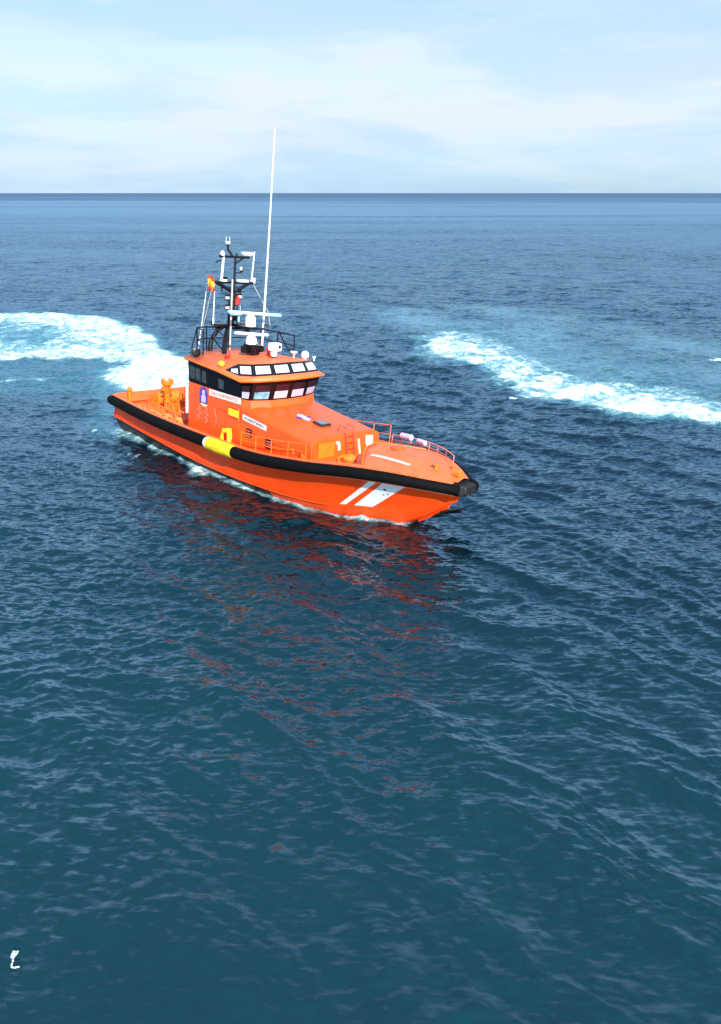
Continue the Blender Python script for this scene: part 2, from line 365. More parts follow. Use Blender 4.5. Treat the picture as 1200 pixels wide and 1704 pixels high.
# ---- deckhouse
DX = [6.3, 10.75, 14.72]; DZ = [3.28, 3.03, 2.60]
def dz(x): return float(np.interp(x, DX, DZ))
def sect(x, xb=None, zb=1.15):
    z = dz(x); xb = x if xb is None else xb
    h = [V(xb, -1.97, zb), V(x, -1.97, z), V(x-.02, -1.55, z+.15), V(x-.03, 0, z+.19)]
    return h+[V(p.x, -p.y, p.z) for p in h[-2::-1]]
b = MB(); S = [sect(x) for x in (6.3, 8.5, 10.75, 12.1, 13.4)]+[sect(14.72, 15.02)]
for i in range(len(S)-1):
    for j in range(6): b.add([S[i][j], S[i+1][j], S[i+1][j+1], S[i][j+1]], [(0, 1, 2, 3)])
b.poly(S[0]); b.poly(S[-1])
dh = b.build('deckhouse', ORANGE, boat, smooth=15)
bm = bmesh.new(); bm.from_mesh(dh.data); bmesh.ops.remove_doubles(bm, verts=bm.verts, dist=.002); bmesh.ops.recalc_face_normals(bm, faces=bm.faces)
es = [e for e in bm.edges if len(e.link_faces) == 2 and e.calc_face_angle(0) > R_(12)]
bmesh.ops.bevel(bm, geom=es, offset=.05, segments=3, affect='EDGES', clamp_overlap=True)
for f in bm.faces: f.smooth = True
for e in bm.edges:
    if len(e.link_faces) == 2 and e.calc_face_angle(0) > R_(24): e.smooth = False
bm.to_mesh(dh.data); bm.free()
def rz(x, y): return dz(x)+(.15+.04*(1-abs(y)/1.55) if abs(y) < 1.55 else .15*(1.97-abs(y))/.42)
yw = -1.97
def wallrect(name, x0, x1, z0, z1, m, parent=dh, t=.012, skew=0, y=yw):
    b = MB(); b.slab([(x0, y+.002, z0), (x1, y+.002, z0+skew), (x1, y+.002, z1+skew), (x0, y+.002, z1)], (0, -1, 0), t+.002)
    return b.build(name, m, parent)
p1 = wallrect('nameplate', 7.97, 10.25, 3.14, 3.42, OFFW, skew=.06)
text_obj('nameplate_lettering', 'SALVAMENTO', .2, (9.1, yw-.018, 3.31), (1, 0, .026), (0, 0, 1), PALEINK, p1, 1.9, .15)
p2 = wallrect('nameplate', 10.42, 12.0, 2.60, 2.83, OFFW, skew=-.12)
text_obj('nameplate_lettering', 'MARITIMO', .2, (11.2, yw-.018, 2.655), (1, 0, -.076), (0, 0, 1), INK, p2, 1.25, .12)
# flag decal: red, yellow, red
fl = wallrect('flag_decal', 9.42, 10.13, 2.50, 2.99, YELD)
b = MB(); b.slab([(9.42, yw-.013, 2.9), (10.13, yw-.013, 2.9), (10.13, yw-.013, 2.99), (9.42, yw-.013, 2.99)], (0, -1, 0), .006)
b.slab([(9.42, yw-.013, 2.5), (10.13, yw-.013, 2.5), (10.13, yw-.013, 2.585), (9.42, yw-.013, 2.585)], (0, -1, 0), .006)
b.build_each('flag_bar', RED, fl)
# arched purple emblem with a pale figure
b = MB(); pts = []
for k in range(25):
    a = math.pi*k/24; pts.append((7.55+.32*math.cos(a), yw+.002, 3.08+.34*math.sin(a)))
pts += [(7.25, yw+.002, 2.66), (7.85, yw+.002, 2.66)]
b.slab(pts, (0, -1, 0), .014); em = b.build('emblem', PURP, dh)
b = MB(); b.lathe((7.55, yw-.012, 3.17), [(.11, 0), (.11, .008)], 16, (0, -1, 0))
b.slab([(7.4, yw-.012, 2.72), (7.7, yw-.012, 2.72), (7.72, yw-.012, 2.95), (7.62, yw-.012, 3.1), (7.48, yw-.012, 3.1), (7.38, yw-.012, 2.95)], (0, -1, 0), .008)
b.build('emblem_figure', LILAC, em)
b = MB(); b.slab([(7.32, yw+.002, 2.60), (7.5, yw+.002, 2.54), (7.7, yw+.002, 2.54), (7.85, yw+.002, 2.62), (7.8, yw+.002, 2.655), (7.35, yw+.002, 2.655)], (0, -1, 0), .012); b.build('emblem_base', mat('cream_decal', (.85, .75, .35), .5), em)
# small curved pink marks on the wall below the emblem
b = MB()
for (x, z) in ((7.2, 2.35), (7.25, 2.12), (7.1, 1.9), (7.75, 2.38), (7.8, 2.15), (7.78, 1.9)):
    b.tube([(x-.13, yw-.01, z+.08), (x, yw-.01, z+.12), (x+.12, yw-.01, z), (x, yw-.01, z-.09), (x-.12, yw-.01, z-.04)], .022, 5)
b.tube([(8.4, yw-.01, 2.6), (8.55, yw-.01, 2.2), (8.5, yw-.01, 1.9)], .02, 5)
b.build_each('wall_squiggle', PINK, dh)
# white upright strip at the aft corner, door and panel seams
b = MB(); b.box((6.24, -1.98, 2.58), (.07, .12, 1.3)); b.build('corner_strip', WHITE, dh, bevel=.02)
b = MB(); b.box((10.32, yw, 2.75), (.05, .05, .62)); b.box((13.0, yw, 2.05), (4.0, .03, .03), Matrix.Rotation(.06, 3, 'Y').to_quaternion()); b.box((8.6, yw, 2.15), (.03, .03, 1.1)); b.box((9.2, yw, 2.15), (.03, .03, 1.1)); b.box((8.9, yw, 2.7), (.63, .03, .03)); b.build_each('panel_seam', mat('dark_orange_seam', (.60, .05, .005), .5), dh)
b = MB(); b.box((6.27, -.6, 2.1), (.05, .75, 1.75)); b.box((6.23, -.35, 2.1), (.05, .05, .18)); b.build('aft_door', WHITE, dh, bevel=.01)
for (x, z, w_, h_) in ((10.9, 2.13, .34, .34), (12.25, 2.0, .38, .44)):
    b = MB(); b.box((x, yw-.03, z), (w_, .07, h_)); v = b.build('side_vent', BLKPAINT, dh, bevel=.012)
    b = MB()
    for k in range(3): b.box((x+.02, yw-.075, z-.12+k*.11), (w_*.75, .03, .03))
    b.build_each('vent_slat', PINK, v)
for (x, z) in ((13.7, 2.05), (14.3, 1.98)):
    b = MB(); b.lathe((x, yw+.01, z), [(.13, 0), (.13, .03), (.09, .04)], 16, (0, -1, 0)); b.build('porthole', ORANGE2, dh)
# roof hatch, roof emblem
def roofpt(x, y, d=0): return V(x, y, rz(x, y)+d)
b = MB(); q = [roofpt(13.2, -.55), roofpt(13.75, -.55), roofpt(13.8, .0), roofpt(13.25, .0)]
b.slab(q, (0.1, 0, 1), .10); rh = b.build('roof_hatch', mat('dark_hatch', (.035, .03, .035), .3, noise=.3), dh, bevel=.025)
b = MB(); b.slab([lerp(lerp(q[0], q[2], .15), q[0], 0)+V(0.01, 0, .1), lerp(q[1], q[3], .15)+V(.01, 0, .1), lerp(q[2], q[0], .15)+V(.01, 0, .1), lerp(q[3], q[1], .15)+V(.01, 0, .1)], (0.1, 0, 1), .012); b.build('hatch_pane', mat('grey_hatch_pane', (.22, .2, .22), .3), rh)
def blot(name, cx_, cy_, rx, ry, m, n=18, jit=.12, parent=dh, d=.006, t=.008):
    b = MB(); pts = []
    for k in range(n):
        a = 2*math.pi*k/n; r = 1+random.uniform(-jit, jit); x = cx_+rx*r*math.cos(a); y = cy_+ry*r*math.sin(a); pts.append(roofpt(x, y, d))
    b.slab(pts, (.1, 0, 1), t); return b.build(name, m, parent)
e0 = blot('roof_emblem', 12.55, -.45, .42, .20, LILAC, jit=.15)
blot('emblem_mark', 12.55, -.68, .17, .10, PURP, jit=.2, parent=e0, d=.016)
blot('emblem_mark', 12.62, -.22, .12, .08, PURP, jit=.2, parent=e0, d=.016)
# front wall of the deckhouse: ladder, white markings, round vent
def fw(y, z, d=.02):
    t = (z-1.15)/(2.6+.1-1.15); return V(15.02-.30*t+d, y, z)
b = MB()
for y in (-.12, .32):
    b.tube([fw(y, 1.75, .08), fw(y, 2.75, .1), V(14.72, y, 3.02), V(14.40, y, 3.10), V(14.30, y, 2.84)], .022, 7)
for z in (1.95, 2.2, 2.45, 2.7): b.tube([fw(-.12, z, .09), fw(.32, z, .09)], .018, 6)
b.build('ladder', mat('red_brown_tube', (.42, .05, .02), .5), dh)
b = MB(); b.slab([fw(-.58, 2.2), fw(-.44, 2.2), fw(-.42, 2.46), fw(-.50, 2.56), fw(-.66, 2.56), fw(-.66, 2.46), fw(-.56, 2.44)], (1, 0, .2), .012); b.build('wall_marking', OFFW, dh)
b = MB(); b.slab([fw(.62, 1.9), fw(.72, 1.9), fw(.70, 2.5), fw(.58, 2.5)], (1, 0, .2), .012); b.build('wall_marking', OFFW, dh)
b = MB(); b.slab([fw(1.12, 2.05), fw(1.3, 2.05), fw(1.5, 2.3), fw(1.5, 2.55), fw(1.08, 2.6), fw(1.05, 2.3)], (1, 0, .2), .012); b.build('wall_marking', OFFW, dh)
b = MB(); b.box(fw(-1.2, 2.2, 0), (.05, .9, .8)); b.build('front_panel', ORANGE2, dh, bevel=.02)
b = MB(); b.lathe((15.5, -.55, 1.8), [(.2, 0), (.2, .12), (.28, .18), (.29, .27), (.22, .37), (.1, .42), (.01, .43)], 20); b.build('mushroom_vent', ORANGE2, boat)
b = MB(); b.tube([(15.35, -1.0, 1.8), (15.35, -1.0, 2.1), (15.35, -.7, 2.15)], .05, 8); b.build('deck_pipe', ORANGE2, boat)

# ---- wheelhouse
def mirror(r): return [V(p[0], -p[1], p[2]) for p in r]+[V(p[0], p[1], p[2]) for p in r[-2::-1]]
r0 = mirror([(6.33, 1.96, 3.0), (10.3, 1.96, 2.98), (10.78, 1.80, 2.98), (11.12, .95, 3.0), (11.17, 0, 3.0)])
r1 = mirror([(6.38, 1.97, 3.44), (10.2, 1.97, 3.44), (10.66, 1.80, 3.44), (10.96, .95, 3.44), (11.02, 0, 3.44)])
r2 = mirror([(6.50, 2.10, 4.44), (10.35, 2.10, 4.17), (10.95, 1.87, 4.28), (11.21, .95, 4.32), (11.26, 0, 4.32)])
b = MB(); n = len(r0)
for (ra, rb, mi) in ((r0, r1, 0), (r1, r2, 1)):
    b.mi = mi
    for i in range(n-1): b.add([ra[i], ra[i+1], rb[i+1], rb[i]], [(0, 1, 2, 3)])
b.mi = 0; b.add([r0[0], r0[-1], r1[-1], r1[0]], [(0, 1, 2, 3)]); b.mi = 1; b.add([r1[0], r1[-1], r2[-1], r2[0]], [(0, 1, 2, 3)])
wh = b.build('wheelhouse', [ORANGE, BANDGL], boat, smooth=20)
def pane(name, A, B_, D, E_, l, r, bo, to, mats, parent, split=None, off=.015):
    """A B bottom edge, E D top edge (A->E, B->D)"""
    f = lambda u, v: lerp(lerp(A, B_, u), lerp(E_, D, u), v)
    nrm = (B_-A).cross(E_-A).normalized()
    ctr = f(.5, .5)
    if nrm.dot(ctr-V(8.5, 0, ctr.z)) < 0: nrm = -nrm
    o = nrm*.001; b = MB()
    if split is None:
        b.slab([f(l, bo)+o, f(r, bo)+o, f(r, to)+o, f(l, to)+o], nrm, off)
    else:
        sp = bo+(to-bo)*split
        b.slab([f(l, bo)+o, f(r, bo)+o, f(r, sp)+o, f(l, sp)+o], nrm, off)
        b.mi = 1; b.slab([f(l, sp)+o, f(r, sp)+o, f(r, to)+o, f(l, to)+o], nrm, off-.002)
    return b.build(name, mats, parent, smooth=0)
# starboard i=0 aft..; quads: 0 side, 1 quarter, 2,3 | 4,5 front, 6 quarter, 7 side
m_ = len(r1)
for i in range(1, m_-2):
    l, r = (.14, .86)
    if i in (1, 6): l, r = .18, .82
    pane('window', r1[i], r1[i+1], r2[i+1], r2[i], l, r, .09, .80, [PALEPANE if i not in (2, 5) else (TEALW if i == 2 else PALEPANE), DRED], wh, split=.52)
for (l, r, t_) in ((.03, .13, .82), (.155, .245, .82), (.28, .36, .8), (.60, .70, .72)):
    pane('side_window', r1[0], r1[1], r2[1], r2[0], l, r, .2, t_, SEETH, wh)
for (l, r) in ((.3, .42), (.55, .7), (.78, .92)):
    pane('side_window', r1[-2], r1[-1], r2[-1], r2[-2], l, r, .2, .8, SEETH, wh)
for (l, r) in ((.08, .3), (.36, .64), (.7, .92)):
    pane('aft_window', r1[0], r1[-1], r2[-1], r2[0], l, r, .15, .85, SEETH, wh, off=.015)
# roof with lip, skylight band and crown
Lr = [(6.40, 2.24, 4.47), (9.0, 2.28, 4.35), (10.5, 2.22, 4.20), (11.1, 1.97, 4.30), (11.40, 1.0, 4.34), (11.45, 0, 4.34)]
Ar = [(6.46, 2.12, 4.62), (9.30, 2.14, 4.50), (10.2, 2.05, 4.42), (10.88, 1.83, 4.50), (11.14, .95, 4.54), (11.20, 0, 4.55)]
Br = [(6.60, 1.70, 4.80), (9.35, 2.06, 4.56), (9.85, 1.86, 4.84), (10.55, 1.66, 4.94), (10.84, .9, 4.98), (10.90, 0, 5.0)]
Cr = [(6.60, .9, 4.88), (8.6, 1.0, 4.93), (9.6, 1.0, 4.97), (10.3, .9, 4.99), (10.5, .5, 5.01), (10.6, 0, 5.02)]
Dr = [(6.6, 0, 4.9), (8.2, 0, 4.97), (9.2, 0, 5.0), (9.8, 0, 5.02), (10.2, 0, 5.02), (10.4, 0, 5.02)]
und = mirror([(p[0]-.0, p[1], p[2]) for p in [(6.49, 2.09, 4.44), (9.0, 2.09, 4.28), (10.35, 2.09, 4.16), (10.94, 1.86, 4.27), (11.20, .94, 4.31), (11.25, 0, 4.31)]])
Lm = mirror(Lr); Lt = [p+V(0, 0, .11) for p in Lm]; Am, Bm, Cm, Dm = mirror(Ar), mirror(Br), mirror(Cr), mirror(Dr)
b = MB(); n = len(Lm)
glass_idx = {1, 2, 3, 4, 5, 6, 7, 8}
for (ra, rb, g_) in ((und, Lm, 0), (Lm, Lt, 0), (Lt, Am, 0), (Am, Bm, 1), (Bm, Cm, 0), (Cm, Dm, 0)):
    for i in range(n-1):
        b.mi = 1 if (g_ and i in glass_idx) else 0
        b.add([ra[i], ra[i+1], rb[i+1], rb[i]], [(0, 1, 2, 3)])
b.mi = 0
b.poly([und[0], Lm[0], Lt[0], Am[0], Bm[0], Cm[0], Dm[0], Cm[-1], Bm[-1], Am[-1], Lt[-1], Lm[-1], und[-1]])
roof = b.build('wheelhouse_roof', [DECK, BLKPAINT], boat, smooth=28)
bm = bmesh.new(); bm.from_mesh(roof.data); bmesh.ops.remove_doubles(bm, verts=bm.verts, dist=.003); bmesh.ops.recalc_face_normals(bm, faces=bm.faces); bm.to_mesh(roof.data); bm.free()
for i in range(1, n-2):
    if i in (1, 8): pane('skylight', Am[i], Am[i+1], Bm[i+1], Bm[i], *((.45, .93) if i == 1 else (.07, .55)), .15, .6, BLIND2, roof); continue
    pane('skylight', Am[i], Am[i+1], Bm[i+1], Bm[i], .13, .87, .17, .80, BLIND2, roof)
b = MB(); b.tube([p+V(0, 0, .055) for p in Lm], .035, 6); b.build('roof_trim', ORANGE2, roof)

def rf(x, y): return 4.98-.06*max(0, (8.6-x)/2)-.07*(abs(y)/1.6)**2
# mast
b = MB()
b.tube([(7.9, -1.15, 4.8), (7.55, -.9, 5.3), (6.95, -.25, 6.0)], [.12, .115, .11], 8)
b.tube([(6.85, -1.2, 4.75), (6.85, -1.12, 5.35), (6.9, -.85, 5.75), (6.9, -.5, 5.95), (6.92, -.1, 6.02)], [.11]*5, 8)
b.tube([(7.9, 1.15, 4.8), (7.55, .9, 5.3), (6.95, .25, 6.0)], [.06]*3, 8)
b.tube([(6.85, 1.2, 4.75), (6.85, 1.1, 5.35), (6.9, .85, 5.75), (6.92, .1, 6.02)], [.06]*4, 8)
b.box((6.95, -.05, 6.02), (.5, 2.0, .11)); b.box((7.6, .15, 6.0), (1.3, .5, .10)); b.tube([(6.9, -1.12, 6.02), (6.9, -1.18, 6.16)], .04, 6)
b.tube([(8.25, .8, 6.2), (8.25, .75, 5.98), (7.0, -.1, 5.85)], .05, 6)
b.tube([(7.95, -.2, 5.97), (9.0, -.35, 5.5), (9.0, -.35, 5.0)], .04, 6)
b.tube([(6.92, -.1, 6.0), (6.91, .02, 7.4)], [.14, .11], 10)
b.tube([(6.91, .02, 7.4), (6.9, -.95, 7.85)], .085, 7); b.tube([(6.91, .02, 7.4), (6.9, .9, 7.84)], .07, 7)
b.box((6.9, .05, 7.84), (.12, 2.1, .10)); b.box((6.9, .0, 7.62), (.07, .7, .05))
for z0_, z1_ in ((4.95, 5.5), (5.5, 5.95)): b.tube([(7.75 if z0_ < 5 else 7.4, -1.05 if z0_ < 5 else -.75, z0_), (6.88, -1.14 if z0_ < 5 else -1.0, z1_)], .035, 6)
for z_ in (6.3, 6.6, 6.9, 7.2): b.box((6.91, -.02, z_), (.1, .5, .05))
b.tube([(6.9, -.26, 6.05), (6.9, -.2, 7.35)], .04, 6); b.tube([(6.9, .26, 6.05), (6.9, .2, 7.35)], .03, 6)
b.tube([(6.9, -.62, 7.66), (6.9, -.62, 7.45)], .04, 6); b.box((6.9, .35, 7.5), (.1, .16, .2)); b.box((6.9, -.45, 7.98), (.12, .16, .2)); b.box((7.0, .1, 6.35), (.3, .35, .3))
mast = b.build('mast', BLKPAINT, boat, bevel=.008)
b = MB(); b.tube([(6.9, .02, 7.4), (6.9, .08, 8.98)], [.06, .05], 9); b.build('mast_tube', BLKPAINT, mast)
b = MB(); b.box((6.9, .02, 8.93), (.10, 1.6, .10)); b.tube([(6.9, .1, 8.66), (6.9, .5, 8.9)], .045, 6); b.tube([(6.9, -.1, 8.98), (6.9, -.33, 9.22), (6.9, -.35, 9.45)], .05, 6)
b.ball((6.9, .14, 9.04), .06); b.tube([(6.9, -.95, 8.7), (6.9, -.7, 8.75)], .03, 6)
b.box((6.9, .25, 8.27), (.06, .35, .04)); b.lathe((6.9, .42, 8.28), [(.07, 0), (.07, .1), (.05, .12)], 10); b.build('upper_crosstree', BLKPAINT, mast)
b = MB(); b.lathe((6.9, -.35, 9.42), [(.04, 0), (.11, .05), (.12, .1), (.1, .13)], 14)
for y in (-.44, -.26): b.tube([(6.9, y, 9.5), (6.9, y, 9.75)], .01, 5)
b.build('wind_sensor', WHITE, mast)
b = MB(); b.lathe((6.9, -.62, 8.95), [(.09, 0), (.10, .12), (.06, .2), (.01, .22)], 14); b.build('masthead_light', WHITE, mast)
b = MB(); b.slab([(6.8, .45, 9.02), (6.8, .95, 9.02), (6.8, 1.0, 9.16), (6.8, .4, 9.16)], (1, 0, 0), .22); b.build('masthead_antenna', WHITE, mast, bevel=.03)
b = MB(); b.tube([(6.9, -.66, 7.88), (6.9, -.56, 8.92)], .055, 10); b.build('tube_antenna', WHITE, mast)
b = MB(); b.tube([(6.9, 1.0, 7.88), (6.9, 1.13, 9.2)], [.035, .03], 8); b.build('tube_antenna', WHITE, mast)
b = MB(); b.lathe((6.9, .40, 8.38), [(.06, 0), (.06, .1), (.02, .14)], 10); b.build('mast_light', LGREY, mast)
b = MB(); b.box((6.98, .45, 7.93), (.2, .55, .1)); b.box((6.98, -.6, 7.93), (.14, .3, .08)); b.build_each('antenna_box', WHITE, mast)
b = MB(); b.lathe((6.9, 1.13, 7.82), [(.08, 0), (.1, .1), (.1, .22), (.04, .26)], 12); b.build('mast_lamp', LILAC, mast)
for (y, z, m) in ((-.36, 7.2, BLKPAINT), (-.35, 6.77, BLKPAINT), (.34, 7.25, BLKPAINT), (.16, 7.0, RED), (.24, 7.12, RED)):
    b = MB(); b.lathe((6.95, y, z-.13), [(.07, 0), (.11, .03), (.11, .22), (.07, .26)], 12); b.tube([(6.95, y, z), (6.9, 0, z)], .025, 6); nl = b.build('navigation_light', m, mast)
    if m is BLKPAINT:
        b = MB(); b.lathe((6.99, y-.02, z-.06), [(.1, 0), (.1, .11)], 12); b.build('light_lens', LGREY, nl)
b = MB(); b.tube([(7.25, -.38, 4.93), (7.2, -.28, 8.0)], .04, 8); b.build('pole_antenna', TAN, mast)
b = MB(); b.tube([(6.9, 1.1, 7.8), (7.4, 1.66, 6.6), (7.8, 1.5, 5.9)], .014, 5)
b.tube([(6.9, -.95, 7.8), (6.7, -1.05, 7.4), (6.2, -1.15, 5.7)], .012, 5)
b.tube([(7.1, .3, 6.05), (7.1, .25, 6.9)], .02, 5); b.build_each('halyard', TAN, mast)
# flag hanging at the spreader
b = MB(); FX = 6.5; n = 8
cols = [(0, .22, 0), (.22, .75, 1), (.75, 1, 2)]
for (v0, v1, mi) in cols:
    b.mi = mi
    for i in range(n):
        def P(u, v): return V(FX+.10*math.sin(u*5+v*2), -1.12+.42*u, 8.10-.62*v-.14*u+.03*math.sin(u*6))
        b.add([P(i/n, v0), P((i+1)/n, v0), P((i+1)/n, v1), P(i/n, v1)], [(0, 1, 2, 3)])
flg = b.build('flag', [RED, mat('flag_yellow', (.92, .45, .03), .6), mat('flag_red', (.55, .03, .02), .6)], mast); sm = flg.modifiers.new('s', 'SOLIDIFY'); sm.thickness = .01
# radars
def radar(px_, py_, z0, z1, span, ang, tips):
    b = MB(); b.lathe((px_, py_, z0), [(.20, 0), (.24, .03), (.23, z1-z0-.14), (.17, z1-z0-.06), (.09, z1-z0)], 20)
    r = b.build('radar_pedestal', WHITE, boat)
    d = V(math.cos(ang), math.sin(ang), 0); c = V(px_, py_, z1+.05)
    b = MB(); q = Matrix.Rotation(ang, 3, 'Z').to_quaternion(); b.box(c, (span, .12, .11), q); b.build('radar_scanner', WHITE, r, bevel=.03)
    if tips:
        b = MB(); b.box(c+d*(span/2+.28), (.56, .13, .13), q); b.build('scanner_tip', BLUEG, r, bevel=.03); b = MB(); b.box(c-d*(span/2+.06), (.3, .13, .13), q); b.build('scanner_tip', BLUEG, r, bevel=.03)
radar(8.0, .17, 6.05, 6.60, 1.6, R_(52), True)
radar(8.8, -.38, 5.42, 5.83, 1.5, R_(52), False)
b = MB(); b.box((7.95, -.62, 6.62), (.3, .5, .09)); b.box((7.95, -.45, 6.45), (.08, .1, .35)); b.build('blue_beacon', BLUEG, mast, bevel=.02)
# black gear box cluster below the lower radar
b = MB(); b.box((8.8, -.35, 5.3), (.6, .5, .22)); b.box((8.75, -.72, 5.22), (.25, .22, .3)); b.box((8.9, .05, 5.24), (.25, .25, .28)); b.tube([(8.7, -.5, 4.95), (8.7, -.5, 5.3)], .05, 6); b.tube([(8.95, -.15, 4.95), (8.95, -.15, 5.3)], .05, 6); b.box((8.9, -.35, 5.08), (.4, .45, .14)); b.build('floodlight_rack', BLKPAINT, boat, bevel=.03)
b = MB()
for k in range(5): b.tube([(9.3, .1+.07*k, 5.55-.08*k), (9.35, .35+.07*k, 5.62-.08*k)], .022, 6)
b.tube([(9.3, .3, 5.0), (9.3, .3, 5.6)], .03, 6); b.build_each('horn_cluster', BLKPAINT, boat)
b = MB(); b.box((9.5, .1, 5.12), (.2, .16, .26)); b.tube([(9.5, .05, 5.2), (9.45, -.1, 5.4)], .05, 8); b.build('red_siren', RED, boat, bevel=.02)
# thermal camera
b = MB(); b.lathe((9.9, .0, 5.0), [(.13, 0), (.13, .06)], 14); tcam = b.build('camera_mount', BLKPAINT, boat)
b = MB(); b.lathe((9.9, .0, 5.06), [(.13, 0), (.15, .1), (.16, .26), (.12, .3)], 16); b.box((9.92, .04, 5.48), (.34, .52, .34)); b.build('camera_body', WHITE, tcam, bevel=.06, seg=3)
b = MB(); b.lathe((10.09, .16, 5.5), [(.07, 0), (.07, .02)], 12, (1, 0, 0)); b.build('camera_lens', BLKPAINT, tcam)
b = MB(); b.lathe((10.15, 1.62, rf(10, 1.6)+.02), [(.10, 0), (.10, .05), (.17, .07), (.175, .22), (.14, .3), (.06, .34), (.01, .345)], 18); b.build('satellite_dome', WHITE, boat)
b = MB(); b.lathe((9.95, 1.12, rf(10, 1.1)), [(.03, 0), (.03, .12), (.17, .26), (.17, .29)], 14); b.build('horn_antenna', WHITE, boat)
b = MB(); b.lathe((10.4, 1.95, 4.85), [(.03, 0), (.03, .1), (.08, .13), (.08, .2), (.02, .22)], 10); b.build('roof_light', WHITE, boat)
b = MB(); b.tube([(6.98, -1.95, 4.62), (6.98, -1.95, 4.75)], .05, 8); b.lathe((6.83, -1.98, 4.86), [(.13, 0), (.19, .05), (.20, .28), (.17, .3)], 16, (.9, -.3, 0)); sl = b.build('searchlight', BLKPAINT, boat)
b = MB(); b.lathe((7.1, -2.07, 4.86), [(.155, 0), (.15, .015)], 16, (.9, -.3, 0)); b.build('light_lens', LGREY, sl)
b = MB(); b.lathe((8.9, -2.02, 4.60), [(.12, 0), (.12, .05), (.16, .06), (.15, .14), (.08, .2), (.01, .22)], 16); b.build('yellow_beacon', mat('amber_plastic', (.95, .42, .03), .3), boat)
b = MB(); b.box((8.55, -1.5, 4.9), (.16, .12, .14)); b.tube([(8.6, -1.35, 4.85), (8.55, -1.4, 5.15)], .03, 6); b.build('roof_fitting', RED, boat, bevel=.01)
# whip antennas
def whip(name, p0, p1, r0_, r1_, m=WHITE, bow=.0):
    b = MB(); n = 14; a, c = Vector(p0), Vector(p1)
    pts = [lerp(a, c, i/n)+V(bow*math.sin(math.pi*i/n), 0, 0) for i in range(n+1)]
    b.tube(pts, [r0_+(r1_-r0_)*i/n for i in range(n+1)], 8)
    b.lathe(a, [(r0_*1.5, -.06), (r0_*1.5, .18), (r0_*1.1, .2)], 10, c-a); return b.build(name, m, boat)
whip('whip_antenna', (7.87, .97, 5.0), (8.0, 1.12, 14.18), .055, .024, bow=.03)
whip('whip_antenna', (6.05, -1.27, 4.72), (6.0, -.76, 7.73), .026, .014)
whip('whip_antenna', (6.9, -1.06, 6.1), (6.9, -1.01, 7.45), .028, .018)
b = MB(); b.box((7.87, .97, 5.02), (.16, .16, .12)); b.tube([(7.9, 1.0, 8.75), (7.95, 1.12, 8.8)], .05, 8); b.build_each('antenna_bracket', BLKPAINT, boat)
# roof railing
b = MB(); RR = .036
def rail(pts, hs, z0=rf, mids=(.5,)):
    top = [V(x, y, z0(x, y)+h) for (x, y), h in zip(pts, hs)]; b.tube(top, RR, 7)
    for m in mids: b.tube([V(x, y, z0(x, y)+h*m) for (x, y), h in zip(pts, hs)], RR*.8, 6)
    for (x, y), t in zip(pts, top): b.tube([V(x, y, z0(x, y)-.05), t], RR, 6)
rail([(7.3, -1.85), (6.75, -1.8), (6.6, -1.2), (6.6, 0), (6.6, 1.2), (6.75, 1.8), (7.9, 1.88), (9.1, 1.85)], [1.0, 1.05, 1.0, .9, .9, .9, .9, .9])
b.tube([(8.0, 1.88, 5.75), (8.6, 1.75, 5.3), (9.35, 1.6, 4.95)], .035, 6)
b.tube([(6.75, -1.8, 5.9), (6.45, -1.95, 4.7)], .03, 6)
b.build('roof_railing', BLKPAINT, boat)
# deck railings
b = MB(); zc = lambda x, y: HZ(x)+.2
def drail(x0, x1, n, side, h, inset=.32, mid=True):
    P = [(x0+(x1-x0)*i/n) for i in range(n+1)]
    b.tube([V(x, side*(HB(x)-inset), HZ(x)+.22+h) for x in P], .020, 6)
    if mid: b.tube([V(x, side*(HB(x)-inset), HZ(x)+.22+h*.5) for x in P], .014, 6)
    for x in P: b.tube([V(x, side*(HB(x)-inset), HZ(x)+.1), V(x, side*(HB(x)-inset), HZ(x)+.22+h)], .020, 6)
drail(11.1, 14.9, 4, -1, .62); drail(6.6, 15, 8, 1, .8)
b.build_each('side_railing', ORANGE2, boat)
b = MB(); drail(15.2, 19.4, 7, 1, .42, .36)
b.build('bow_railing', mat('pink_red_tube', (.80, .25, .17), .4), boat)
b = MB(); b.tube([(15.9, 2.05, 2.75), (16.5, 1.95, 2.82)], .12, 10); b.tube([(16.9, 1.9, 2.8), (17.4, 1.75, 2.84)], .10, 10); b.build_each('rolled_net', LILAC, boat)
b = MB()
for (x, y, l) in ((.3, 2.3, 1.3), (1.9, 2.5, 1.2)):
    b.tube([(x, y, 1.4), (x+.1, y, 2.0), (x+.3, y, 2.15), (x+l-.3, y, 2.15), (x+l-.1, y, 2.0), (x+l, y, 1.4)], .034, 7)
    b.tube([(x, y, 1.75), (x+l, y, 1.75)], .02, 6)
b.tube([(3.3, 2.55, 1.4), (3.3, 2.55, 2.1), (5.9, 2.6, 2.1)], .022, 7); b.tube([(4.6, 2.58, 1.4), (4.6, 2.58, 2.1)], .02, 6)
b.build_each('stern_railing', mat('pale_pink_tube', (.62, .18, .16), .4), boat)
